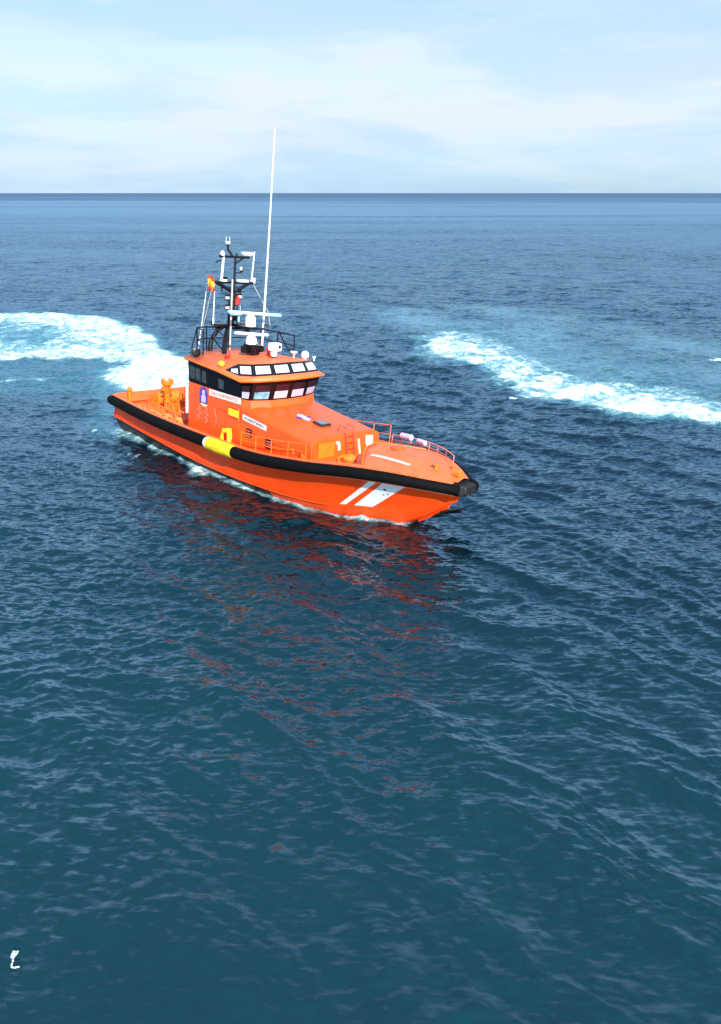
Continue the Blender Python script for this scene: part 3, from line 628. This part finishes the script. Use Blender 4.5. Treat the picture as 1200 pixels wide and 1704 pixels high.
# aft deck gear
b = MB(); b.lathe((2.1, -.45, .9), [(.24, 0), (.24, .06), (.17, .1), (.16, 1.3), (.2, 1.36), (.3, 1.42), (.32, 1.55), (.30, 1.68), (.15, 1.74), (.02, 1.75)], 20)
b.tube([(2.1, -.75, 2.05), (2.1, -.1, 2.05)], .07, 8); b.build('towing_post', ORANGE2, boat)
b = MB(); b.lathe((2.2, -.55, 2.5), [(.14, 0), (.17, .08), (.12, .2), (.02, .22)], 14); b.build('post_lamp', mat('pink_lamp', (.85, .35, .30), .3), boat)
b = MB(); b.tube([(1.1, -.5, 1.35), (1.1, .9, 1.35)], .33, 18); b.box((1.1, -.55, 1.2), (.7, .1, .7)); b.box((1.1, .95, 1.2), (.7, .1, .7)); b.tube([(.7, .1, 1.6), (.75, .15, 2.15)], [.1, .03], 8); b.tube([(1.1, -.6, 1.35), (1.1, 1.0, 1.35)], .42, 18, cap=True) if False else None
b.build('towing_winch', ORANGE2, boat, bevel=.01)
b = MB(); b.tube([(.35, -1.6, .98), (.35, -1.6, 1.75)], .11, 12); b.ball((.35, -1.6, 1.78), .15); b.build('stern_bollard', ORANGE2, boat)
b = MB(); b.box((3.3, .6, 1.25), (.9, 1.4, .6)); b.box((3.3, .6, 1.58), (.95, 1.45, .06)); b.build('engine_hatch', ORANGE2, boat, bevel=.03)
b = MB(); b.box((4.9, 1.7, 1.35), (1.9, .7, .75)); b.box((4.9, 1.3, 1.78), (1.9, .08, .08)); b.build('locker', RED, boat, bevel=.03)
b = MB(); b.box((4.9, 1.9, 1.95), (1.7, .4, .1)); b.build('locker_lid', WHITE, boat, bevel=.02)
for (x, y, r) in ((3.9, -1.6, .26), (4.7, -1.4, .22), (5.4, -1.9, .2)):
    b = MB()
    for k in range(4): b.tube([(x+r*math.cos(a), y+r*math.sin(a), 1.02+.06*k) for a in [2*math.pi*i/16 for i in range(17)]], .035, 6)
    b.build('rope_coil', mat('orange_rope', (.90, .30, .08), .8), boat)
b = MB(); b.tube([(5.6, -2.2, 1.0), (5.6, -2.2, 1.9), (5.9, -2.2, 2.0), (6.1, -2.05, 1.9)], .03, 7); b.tube([(3.0, -1.0, 1.0), (3.2, -1.1, 1.7), (3.6, -1.1, 1.7), (3.8, -1.0, 1.0)], .05, 7); b.tube([(4.3, -.6, 1.0), (4.3, -.6, 1.6), (5.3, -.6, 1.6), (5.3, -.6, 1.0)], .05, 7); b.build_each('deck_frame', ORANGE2, boat)
b = MB(); b.tube([(2.6, -1.9, 1.0), (2.6, -1.9, 1.75), (3.9, -2.0, 1.75), (5.9, -2.1, 1.75)], .03, 7); b.tube([(2.6, -1.9, 1.4), (5.9, -2.1, 1.4)], .022, 6); b.tube([(4.2, -2.02, 1.0), (4.2, -2.02, 1.75)], .028, 6); b.build('aft_handrail', ORANGE2, boat)
b = MB(); b.box((2.9, -.2, 1.2), (.5, .5, .5)); b.box((2.9, -.2, 1.5), (.3, .3, .25)); b.tube([(2.9, -.2, 1.6), (3.3, .1, 1.9), (3.7, .1, 1.5)], .06, 8); b.build('hydraulic_unit', ORANGE2, boat, bevel=.03)
b = MB(); b.tube([(.8, -1.3, 1.02), (1.4, -1.6, 1.04), (2.4, -1.3, 1.04), (3.1, -1.5, 1.05), (3.6, -1.1, 1.05)], .05, 7); b.build('towing_rope', mat('yellow_rope', (.90, .45, .06), .8), boat)
b = MB(); b.box((5.7, -.9, 1.35), (.5, .6, .8)); b.box((5.7, -.9, 1.78), (.54, .64, .05)); b.build('deck_box', mat('pale_red_box', (.85, .30, .22), .5), boat, bevel=.02)
b = MB(); b.lathe((4.5, -.9, 1.35), [(.3, -.08), (.38, 0), (.3, .08), (.2, .0)], 20, (.3, -1, .2)); b.build('hose_reel', PINK, boat)

# ------------------------------------------------------------------ sea
FO = {
'W1':[(-70.5, 77.7), (-38.3, 77.7), (-34.6, 78.1), (-30.5, 77.3), (-26.0, 75.3), (-21.8, 70.4), (-18.2, 64.7), (-15.2, 59.7), (-13.0, 55.4), (-10.5, 46.3), (-10.4, 40.5), (-13.0, 41.5), (-15.3, 45.0), (-17.9, 47.6), (-19.0, 49.4), (-18.6, 53.0), (-20.4, 53.6), (-22.9, 53.0), (-25.3, 52.4), (-26.5, 52.2), (-50.4, 50.8)],
'W1b':[(-18.9, 49.4), (-18.6, 53.6), (-17.2, 57.0), (-13.0, 55.4), (-10.4, 44.7), (-9.8, 39.4), (-11.3, 37.2), (-13.6, 37.8), (-14.6, 43.0)],
'W2':[(4.6, 62.5), (8.0, 64.5), (10.6, 59.0), (12.2, 54.4), (13.2, 49.2), (15.9, 45.4), (18.8, 43.1), (21.3, 40.6), (25.0, 38.3), (60, 26), (60, 18), (22.6, 34.5), (19.4, 36.8), (16.7, 38.1), (14.0, 40.2), (11.1, 43.0), (9.4, 45.5), (8.7, 47.6), (7.8, 51.2), (6.0, 53.0), (5.3, 55.8)],
'S2':[(0.0, 82.6), (14.1, 86.5), (25.4, 77.3), (31.7, 63.5), (48.0, 49.7), (60, 22), (27.2, 34.0), (19.4, 36.8), (14.0, 40.2), (9.4, 45.5), (6.0, 53.0), (4.6, 60.7), (2.3, 68.1), (-2.3, 69.8)],
'ST':[(-40, 47.2), (-24.4, 47.8), (-19.3, 48.5), (-19.3, 48.1), (-24.4, 47.3), (-40, 46.6)],
'C1':[(9.0, 42.8), (9.3, 42.95), (9.65, 42.75), (9.5, 42.5), (9.1, 42.5)],
'C2':[(26.2, 53.9), (27.6, 54.1), (29, 53.6), (27.6, 53.3), (26.3, 53.5)],
}
def sdf(px_, py_, poly):
    """signed distance, negative inside"""
    d = np.full(px_.shape, 1e9); ins = np.zeros(px_.shape, bool); n = len(poly)
    for i in range(n):
        ax, ay = poly[i]; bx, by = poly[(i+1) % n]; ex, ey = bx-ax, by-ay
        wx, wy = px_-ax, py_-ay; t = np.clip((wx*ex+wy*ey)/(ex*ex+ey*ey), 0, 1)
        d = np.minimum(d, (wx-ex*t)**2+(wy-ey*t)**2)
        c = ((ay > py_) != (by > py_)) & (px_ < (bx-ax)*(py_-ay)/(by-ay+1e-12)+ax); ins ^= c
    d = np.sqrt(d); return np.where(ins, -d, d)
sst = lambda a, b, x: (lambda t: t*t*(3-2*t))(np.clip((x-a)/(b-a), 0, 1))
H_, F_ = 11.53, 695.0
rs = [3.2]
while rs[-1] < 40000: r = rs[-1]; rs.append(r+max(.03, .72*(r*r+H_*H_)/(F_*H_)) if r < 700 else r*1.25)
rs = np.array(rs)
dense = np.linspace(-45, 45, 1050); th = np.radians(np.concatenate([np.linspace(-180, -46, 68)[:-1], dense, np.linspace(46, 180, 68)]))
nr, nt_ = len(rs), len(th)
Rr, Th = np.meshgrid(rs, th, indexing='ij'); X = (Rr*np.sin(Th)).ravel(); Y = (Rr*np.cos(Th)).ravel()
DR = np.gradient(rs)[:, None].repeat(nt_, 1).ravel(); DT = (Rr*np.abs(np.gradient(th))[None, :]).ravel(); SP = np.maximum(DR*.8, DT)
SP = np.where(np.abs(np.degrees(Th.ravel())) > 45.5, 1e3, SP)
rng = np.random.default_rng(11)
NW = 150; lam = np.exp(np.linspace(math.log(.16), math.log(11), NW))*(1+rng.uniform(-.02, .02, NW))
main = R_(60)
spread = np.interp(np.log(lam), [math.log(.2), math.log(1.0), math.log(3.0), math.log(11)], [.60, .42, .26, .40])
ang = main+np.interp(np.log(lam), [math.log(.4), math.log(1.6)], [R_(28), 0])*(rng.uniform(0, 1, NW) > .35)+rng.normal(0, 1, NW)*spread
slope = np.interp(np.log(lam), np.log([.16, .4, .9, 1.7, 3, 5, 11]), [.028, .032, .033, .029, .018, .011, .005])
k = 2*math.pi/lam; ph = rng.uniform(0, 6.283, NW); amp = slope/k
Z = np.zeros(X.size, np.float32); DX_ = np.zeros_like(Z); DY_ = np.zeros_like(Z)
Xf = X.astype(np.float32); Yf = Y.astype(np.float32)
# gentle gusts: patches where the short waves are stronger
gust = np.interp(np.hypot(Xf, Yf), [7, 15, 60], [.66, .92, 1.05])*(1+.30*np.sin(Xf*.11+Yf*.05+1.3)*np.sin(Yf*.09-Xf*.04+.4)+.16*np.sin(Xf*.31-Yf*.27+2.))
# warp the phase a little so crests are not ruler-straight
wx = Xf+.3*np.sin(Yf*.55+Xf*.23+.7)+.22*np.sin(Yf*1.35-Xf*.9)+1.2*np.sin(Yf*.13+1.1)
wy = Yf+.3*np.sin(Xf*.62-Yf*.31)+.22*np.sin(Xf*1.6+Yf*1.1+.4)+1.2*np.sin(Xf*.11+.3)
env = (sst(-5.0, 3.0, Xf+.35*(14-Yf))*sst(46, 26, Yf)*(.55+.45*np.sin(Xf*.35+Yf*.22+.5))).astype(np.float32)
for i in range(NW):
    sel = np.nonzero(SP*1.7 < lam[i])[0]
    if sel.size == 0: continue
    wgt = sst(1.7, 3.2, lam[i]/SP[sel]).astype(np.float32)*amp[i]
    if lam[i] < 3: wgt = wgt*gust[sel]*(1-.25*env[sel])
    p = (k[i]*(math.cos(ang[i])*wx[sel]+math.sin(ang[i])*wy[sel])+ph[i]).astype(np.float32)
    s_ = np.sin(p); Z[sel] += wgt*np.cos(p)
    q_ = float(np.interp(lam[i], [.3, 1.2], [.0, .65]))
    DX_[sel] -= q_*wgt*s_*math.cos(ang[i]); DY_[sel] -= q_*wgt*s_*math.sin(ang[i])
# the boat's old wash: long-crested ripples running to the lower right of the near water
for lam_, a_ in zip((.62, .8, .98, 1.2, 1.45, 1.75, 2.1, 2.5), np.radians([44, 38, 41, 36, 42, 39, 35, 40])):
    kk = 2*math.pi/lam_; ok = (SP*2.2 < lam_); p = kk*(math.cos(a_)*wx+math.sin(a_)*wy)+lam_*7
    Z += np.where(ok, env*.085/kk*(np.cos(p)+.25*np.cos(2*p)), 0).astype(np.float32)
# crest sharpening
Zs = Z.copy(); sg = .085
Z = Z+.05*np.clip(Z, -3*sg, 3*sg)**2/sg
near = (Rr.ravel() < 140) & (SP < 10)
ix = np.nonzero(near)[0]; xx, yy = X[ix], Y[ix]
# domain-warped position for ragged foam edges
def hashn(x, y, s, sd_):
    out_ = np.zeros_like(x); r2 = np.random.default_rng(sd_)
    for o in range(5):
        for _ in range(3):
            a = r2.uniform(0, 6.28); f = s*2**o*r2.uniform(.8, 1.25); out_ += np.sin(f*(x*math.cos(a)+y*math.sin(a))+r2.uniform(0, 6.28)+1.5*np.sin(f*.6*(x*math.sin(a)-y*math.cos(a))))/(1.7**o)
    return out_/3.2
n1 = hashn(xx, yy, .55, 3); n2 = hashn(xx, yy, .55, 5); n3 = hashn(xx, yy, 1.6, 9)
wxx = xx+n1*.8; wyy = yy+n2*.8
foam = np.zeros_like(xx); aer = np.zeros_like(xx); slick = np.zeros_like(xx)
d1 = sdf(wxx, wyy, FO['W1'])
f1 = sst(.4, -1.5, d1); band = sst(2.5, 10, -d1)
inner = .84-.46*band*(.5+.5*n1)-.25*sst(-.1, .9, n3)*band
foam = np.maximum(foam, f1*inner); aer = np.maximum(aer, sst(1.5, -2.5, d1))
d1b = sdf(wxx, wyy, FO['W1b']); foam = np.maximum(foam, sst(.8, -1.6, d1b)*1.15); aer = np.maximum(aer, sst(2.5, -1, d1b))
d2 = sdf(wxx, wyy, FO['W2'])
f2 = sst(.1, -1.15, d2); fade = sst(9.5, 16, xx)*.6+.35
foam = np.maximum(foam, f2*(.66+.30*sst(-.9, .8, n3+.5*n1)+.22*sst(14, 20, xx))); aer = np.maximum(aer, sst(.8, -1.2, d2))
dS = sdf(xx+n1*2, yy+n2*2, FO['S2']); slick = np.maximum(slick, sst(1, -6, dS)*(.6+.4*n1)); aer = np.maximum(aer, .28*sst(2, -6, dS)*sst(14, 2, d2))
foam = np.maximum(foam, .34*sst(2, -5, dS)*sst(10, 0, d2)*sst(-.2, 1, n3))
foam = np.maximum(foam, .62*sst(5.0, .2, d2)*sst(1.0, -1.0, dS)); aer = np.maximum(aer, .5*sst(5, .2, d2)*sst(1.0, -1.0, dS))
dT = sdf(wxx, wyy, FO['ST']); foam = np.maximum(foam, .62*sst(.5, -.2, dT)); aer = np.maximum(aer, .7*sst(1.4, -.2, dT))
aer = np.maximum(aer, .5*sst(3.5, 0, sdf(wxx, wyy, [(-30, 46), (-30, 53), (-19, 54), (-15, 46), (-18, 45)])))
for c in ('C1', 'C2'): foam = np.maximum(foam, .95*sst(.12, -.1, sdf(xx+n2*.12, yy+n1*.12, FO[c])))
# waterline foam round the hull
BRn = np.array(BR); BTn = np.array(BT)
wl = []
for side in (-1, 1):
    seg = []
    for x in np.linspace(0, 18.8, 40):
        pts = [np.array([x, 0, HK(x)]), np.array([x, side*HC(x)*.82, HK(x)*.6+HCZ(x)*.4-.05]), np.array([x, side*HC(x), HCZ(x)]), np.array([x, side*(HB(x)-.14), HZ(x)])]
        wpts = [BRn@p+BTn for p in pts]; hit = None
        for a, c in zip(wpts[:-1], wpts[1:]):
            if (a[2] <= .03) and (c[2] > .03): t = (.03-a[2])/(c[2]-a[2]); hit = a+(c-a)*t
        if hit is not None: seg.append((hit[0], hit[1]))
    wl.append(seg)
stb = wl[0]; port = wl[1]; wpoly = stb+port[::-1]
dW = sdf(xx, yy, wpoly)
bxx = (np.stack([xx-BTn[0], yy-BTn[1]], 1)@BRn[:2, 0])          # distance along the keel
byy = (np.stack([xx-BTn[0], yy-BTn[1]], 1)@BRn[:2, 1])
foam = np.maximum(foam, .80*sst(2.6, .2, np.hypot(bxx+.8, byy+.3))*(.75+.4*n3)); aer = np.maximum(aer, .8*sst(4.5, .5, np.hypot(bxx+.8, byy+.3)))
wob = .5+.5*n3
wid = np.interp(bxx, [-2, 0, 3, 6, 8, 10.5, 12, 15, 18, 19.5], [2.0, 1.4, 1.0, .8, 1.15, .9, .5, .45, .5, .55])
edge = sst(1.0, .15, dW/(wid*(.45+.9*wob)))
foam = np.maximum(foam, edge*(bxx > -3)*(bxx < 19.6)*(.62+.5*sst(0, 1.2, n1+n2)))
foam = np.maximum(foam, .75*sst(.9, .1, np.abs(dW-1.6-.4*n1)/.35)*sst(-.1, .9, n3)*(bxx > -1)*(bxx < 4.5)*(byy < 0))

FOAM = np.zeros(X.size, np.float32); AER = FOAM.copy(); SL = FOAM.copy()
FOAM[ix] = np.clip(foam, 0, 1.2); AER[ix] = np.clip(aer, 0, 1); SL[ix] = np.clip(slick, 0, 1)
Z[ix] = Z[ix]*(1-.35*SL[ix])+(FOAM[ix]*(.06+.09*n3+.05*hashn(xx, yy, 4.2, 21))).astype(np.float32)
# keep water out of the cockpit: nothing needed, the hull is closed
co = np.stack([X+DX_, Y+DY_, Z], 1).astype(np.float32)
# join ring: index with wrap (th[0] = -180 and th[-1] = 180 coincide)
I = np.arange(nr*nt_).reshape(nr, nt_)
quads = np.stack([I[:-1, :-1], I[:-1, 1:], I[1:, 1:], I[1:, :-1]], -1).reshape(-1, 4)
def grid_mesh(name, co, quads):
    me = bpy.data.meshes.new(name); me.vertices.add(len(co)); me.vertices.foreach_set('co', co.astype(np.float32).ravel())
    me.loops.add(quads.size); me.loops.foreach_set('vertex_index', quads.astype(np.int32).ravel())
    me.polygons.add(len(quads)); me.polygons.foreach_set('loop_start', np.arange(0, quads.size, 4, dtype=np.int32))
    me.polygons.foreach_set('use_smooth', np.ones(len(quads), bool)); me.update(calc_edges=True)
    return me
def attr(me, name, a):
    at = me.attributes.new(name, 'FLOAT', 'POINT'); at.data.foreach_set('value', a.astype(np.float32))
me = grid_mesh('sea_water', co, quads)
attr(me, 'foam', FOAM); attr(me, 'aer', AER); attr(me, 'slick', SL)

def water_mat(name):
    m = bpy.data.materials.new(name); m.use_nodes = True; t = m.node_tree; t.nodes.clear(); N = t.nodes.new; L = t.links.new
    def math_(op, a, b=None, c=None, clamp=False):
        n = N('ShaderNodeMath'); n.operation = op; n.use_clamp = clamp
        for i, v in enumerate((a, b, c)):
            if v is None: continue
            if isinstance(v, (int, float)): n.inputs[i].default_value = v
            else: L(v, n.inputs[i])
        return n.outputs[0]
    def mapr(v, a, b, c=0, d=1, smooth=True):
        n = N('ShaderNodeMapRange'); n.interpolation_type = 'SMOOTHSTEP' if smooth else 'LINEAR'
        L(v, n.inputs[0])
        for i, q in enumerate((a, b, c, d)): n.inputs[i+1].default_value = q
        return n.outputs[0]
    def noise(vec, s, det=4, rough=.55, dist=0, scale=(1, 1, 1), rot=0, col=False):
        mp = N('ShaderNodeMapping'); mp.inputs['Scale'].default_value = scale; mp.inputs['Rotation'].default_value = (0, 0, rot); L(vec, mp.inputs[0])
        n = N('ShaderNodeTexNoise'); n.inputs['Scale'].default_value = s; n.inputs['Detail'].default_value = det; n.inputs['Roughness'].default_value = rough; n.inputs['Distortion'].default_value = dist
        L(mp.outputs[0], n.inputs[0]); return n.outputs[1 if col else 0]
    def mixc(f, a, b):
        n = N('ShaderNodeMix'); n.data_type = 'RGBA'
        for i, v in ((0, f), (6, a), (7, b)):
            if isinstance(v, (int, float)): n.inputs[i].default_value = v
            elif isinstance(v, tuple): n.inputs[i].default_value = (*v, 1)
            else: L(v, n.inputs[i])
        return n.outputs[2]
    geo = N('ShaderNodeNewGeometry'); P = geo.outputs['Position']
    def A(nm): a = N('ShaderNodeAttribute'); a.attribute_name = nm; return a.outputs['Fac']
    foam_, aer_, sl_ = A('foam'), A('aer'), A('slick')
    sx = N('ShaderNodeSeparateXYZ'); L(P, sx.inputs[0]); X_, Y_ = sx.outputs[0], sx.outputs[1]
    RD = Y_      # distance ahead along Y, from under the camera
    RDN = math_('MULTIPLY', Y_, mapr(noise(P, .0016, 4, .6, 0, (.30, 1.6, 1)), .3, .7, .45, 1.7))      # ragged bands of wind and calm far out
    # colour graded by distance: teal near paints in the steep view down, navy beyond
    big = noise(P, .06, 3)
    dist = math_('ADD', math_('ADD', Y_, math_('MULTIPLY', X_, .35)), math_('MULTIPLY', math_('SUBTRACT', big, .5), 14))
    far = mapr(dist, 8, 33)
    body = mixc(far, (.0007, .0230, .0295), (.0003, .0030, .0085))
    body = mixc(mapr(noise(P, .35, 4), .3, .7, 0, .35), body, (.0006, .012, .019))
    body = mixc(mapr(RD, 300, 1200, 0, 1), body, (.010, .014, .050))  # violet-navy by distance, painting in the darker look of water at the horizon
    body = mixc(math_('MULTIPLY', aer_, .75), body, (.05, .22, .27))
    # fine ripples as a direct tilt of the normal (world space)
    def tilt(s, det, k_, scale=(1, 1, 1), rot=0.0, rough=.6):
        c = noise(P, s, det, rough, .3, scale, rot, True); sub = N('ShaderNodeVectorMath'); sub.operation = 'SUBTRACT'; L(c, sub.inputs[0]); sub.inputs[1].default_value = (.5, .5, .5)
        mu = N('ShaderNodeVectorMath'); mu.operation = 'MULTIPLY'; L(sub.outputs[0], mu.inputs[0]); mu.inputs[1].default_value = (k_, k_*1.3, 0); return mu.outputs[0]
    gustf = mapr(noise(P, .012, 4, .6, 0, (.35, 1.6, 1)), .32, .66, .30, 1.25)
    gustn = mapr(noise(P, .12, 3, .6, 0, (1, 1, 1)), .3, .7, .55, 1.15)
    t1 = tilt(4.2, 5, 1.35, (.55, 2.0, 1), .42, .56); t2 = tilt(1.3, 7, 1.15, (.7, 1.9, 1), .40); t3 = tilt(.45, 6, 1.7, (.6, 2.2, 1), 0.05)
    def vs(v, f):
        n = N('ShaderNodeVectorMath'); n.operation = 'SCALE'; L(v, n.inputs[0])
        if isinstance(f, (int, float)): n.inputs[3].default_value = f
        else: L(f, n.inputs[3])
        return n.outputs[0]
    def va(a, b): n = N('ShaderNodeVectorMath'); n.operation = 'ADD'; L(a, n.inputs[0]); L(b, n.inputs[1]); return n.outputs[0]
    t1 = vs(t1, math_('MULTIPLY', gustn, mapr(RD, 12, 40, 1.65, 1.1)))
    t2 = vs(t2, math_('MULTIPLY', gustf, mapr(RD, 9, 50, .75, 1.5)))
    t3 = vs(t3, math_('MULTIPLY', gustf, mapr(RD, 30, 120, 0, 1.0)))
    tt = va(va(t1, t2), t3)
    tt = vs(tt, math_('ADD', mapr(RDN, 330, 520, 1.0, .35), mapr(RDN, 700, 1500, 0, 1.0)))
    tt = vs(tt, math_('SUBTRACT', 1, math_('MULTIPLY', sl_, .55)))
    nn = N('ShaderNodeVectorMath'); nn.operation = 'NORMALIZE'; sn = N('ShaderNodeSeparateXYZ'); L(va(geo.outputs['Normal'], tt), sn.inputs[0])
    s2 = math_('DIVIDE', math_('ADD', math_('MULTIPLY', sn.outputs[0], sn.outputs[0]), math_('MULTIPLY', sn.outputs[1], sn.outputs[1])), math_('MULTIPLY', sn.outputs[2], sn.outputs[2]))
    lim = math_('DIVIDE', 1, math_('SQRT', math_('ADD', 1, math_('MULTIPLY', s2, 4.4))))      # ripples never get steeper than real ones
    cb = N('ShaderNodeCombineXYZ'); L(math_('MULTIPLY', sn.outputs[0], lim), cb.inputs[0]); L(math_('MULTIPLY', sn.outputs[1], lim), cb.inputs[1]); L(sn.outputs[2], cb.inputs[2]); L(cb.outputs[0], nn.inputs[0])
    # the surface: light scattered back by the water body under a reflecting skin
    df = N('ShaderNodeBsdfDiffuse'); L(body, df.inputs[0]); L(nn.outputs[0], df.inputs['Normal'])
    gl = N('ShaderNodeBsdfGlossy'); gl.inputs['Color'].default_value = (.52, .74, .92, 1); L(nn.outputs[0], gl.inputs['Normal'])
    L(mapr(RD, 30, 500, .14, .24), gl.inputs['Roughness'])
    fr = N('ShaderNodeFresnel'); fr.inputs['IOR'].default_value = 1.333; L(nn.outputs[0], fr.inputs['Normal'])
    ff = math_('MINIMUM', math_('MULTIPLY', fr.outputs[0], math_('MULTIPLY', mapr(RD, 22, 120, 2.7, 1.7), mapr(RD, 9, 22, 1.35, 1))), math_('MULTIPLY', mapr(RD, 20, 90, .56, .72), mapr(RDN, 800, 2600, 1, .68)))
    w_ = N('ShaderNodeMixShader'); L(ff, w_.inputs[0]); L(df.outputs[0], w_.inputs[1]); L(gl.outputs[0], w_.inputs[2])
    # foam
    fn = noise(P, 2.6, 8, .68, .6, (1, 1, 1)); fn2 = noise(P, .9, 6, .62, 1.2, (1, 1.2, 1)); fm = math_('ADD', math_('MULTIPLY', fn, .42), math_('MULTIPLY', fn2, .58))
    thr = math_('SUBTRACT', .785, math_('MULTIPLY', foam_, .50))
    fmask = math_('MULTIPLY', mapr(math_('SUBTRACT', fm, thr), -.16, .26), mapr(foam_, .02, .15))
    fb = N('ShaderNodeBsdfPrincipled'); fb.inputs['Roughness'].default_value = .85; fb.inputs['Specular IOR Level'].default_value = .2
    L(mixc(math_('MULTIPLY', mapr(fm, .36, .56), mapr(fmask, .2, .95)), (.24, .50, .57), (.76, .84, .87)), fb.inputs['Base Color'])
    bp = N('ShaderNodeBump'); bp.inputs['Strength'].default_value = .6; bp.inputs['Distance'].default_value = .12; L(fm, bp.inputs['Height']); L(bp.outputs[0], fb.inputs['Normal'])
    fmask = math_('MAXIMUM', fmask, math_('MULTIPLY', sl_, mapr(fm, .38, .62, .05, .34)))
    ms = N('ShaderNodeMixShader'); L(fmask, ms.inputs[0]); L(w_.outputs[0], ms.inputs[1]); L(fb.outputs[0], ms.inputs[2])
    o = N('ShaderNodeOutputMaterial'); L(ms.outputs[0], o.inputs[0]); return m
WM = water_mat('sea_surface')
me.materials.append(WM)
sea = bpy.data.objects.new('water', me); C.objects.link(sea); tag(sea, kind='structure')
# dense foam of the wake, a thin raised layer on the water
fq = FOAM[quads].min(1) > .60
fqd = quads[fq]; used, inv = np.unique(fqd, return_inverse=True)
cf = co[used].copy(); cf[:, 2] += .012
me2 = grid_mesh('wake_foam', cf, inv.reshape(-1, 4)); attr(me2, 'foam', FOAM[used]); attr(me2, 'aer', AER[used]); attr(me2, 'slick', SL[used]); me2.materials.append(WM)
wf = bpy.data.objects.new('wake_foam', me2); C.objects.link(wf); tag(wf, kind='stuff')

# ------------------------------------------------------------------ scrap of white plastic afloat in the foreground
b = MB(); n, k = 10, 6
prof = [(-.02, .10), (.0, .085), (-.005, .04), (.0, 0), (.03, -.05), (.035, -.10), (.06, -.13), (.10, -.125), (.15, -.115)]
wid_ = [.06, .075, .07, .034, .018, .018, .02, .016, .02]
g = []
for (x, y), w0 in zip(prof, wid_):
    g.append([V(x*1.1+w0*1.5*(j/k-.5), y*1.25+random.uniform(-.006, .006), .012+.016*math.sin(j*1.3+x*30)+random.uniform(0, .006)) for j in range(k+1)])
for i in range(len(g)-1):
    for j in range(k): b.add([g[i][j], g[i][j+1], g[i+1][j+1], g[i+1][j]], [(0, 1, 2, 3)])
PL = mat('white_plastic_film', (.72, .78, .80), .35, noise=.1)
sc = b.build('plastic_scrap', PL)
md = sc.modifiers.new('s', 'SOLIDIFY'); md.thickness = .004
d0 = ((X+DX_+5.79)**2+(Y+DY_-7.78)**2).argmin()
sc.location = (-5.79, 7.78, float(co[d0, 2])+.035)
tag(sc, 'small crumpled scrap of white plastic afloat on the teal water, lower left', 'litter')
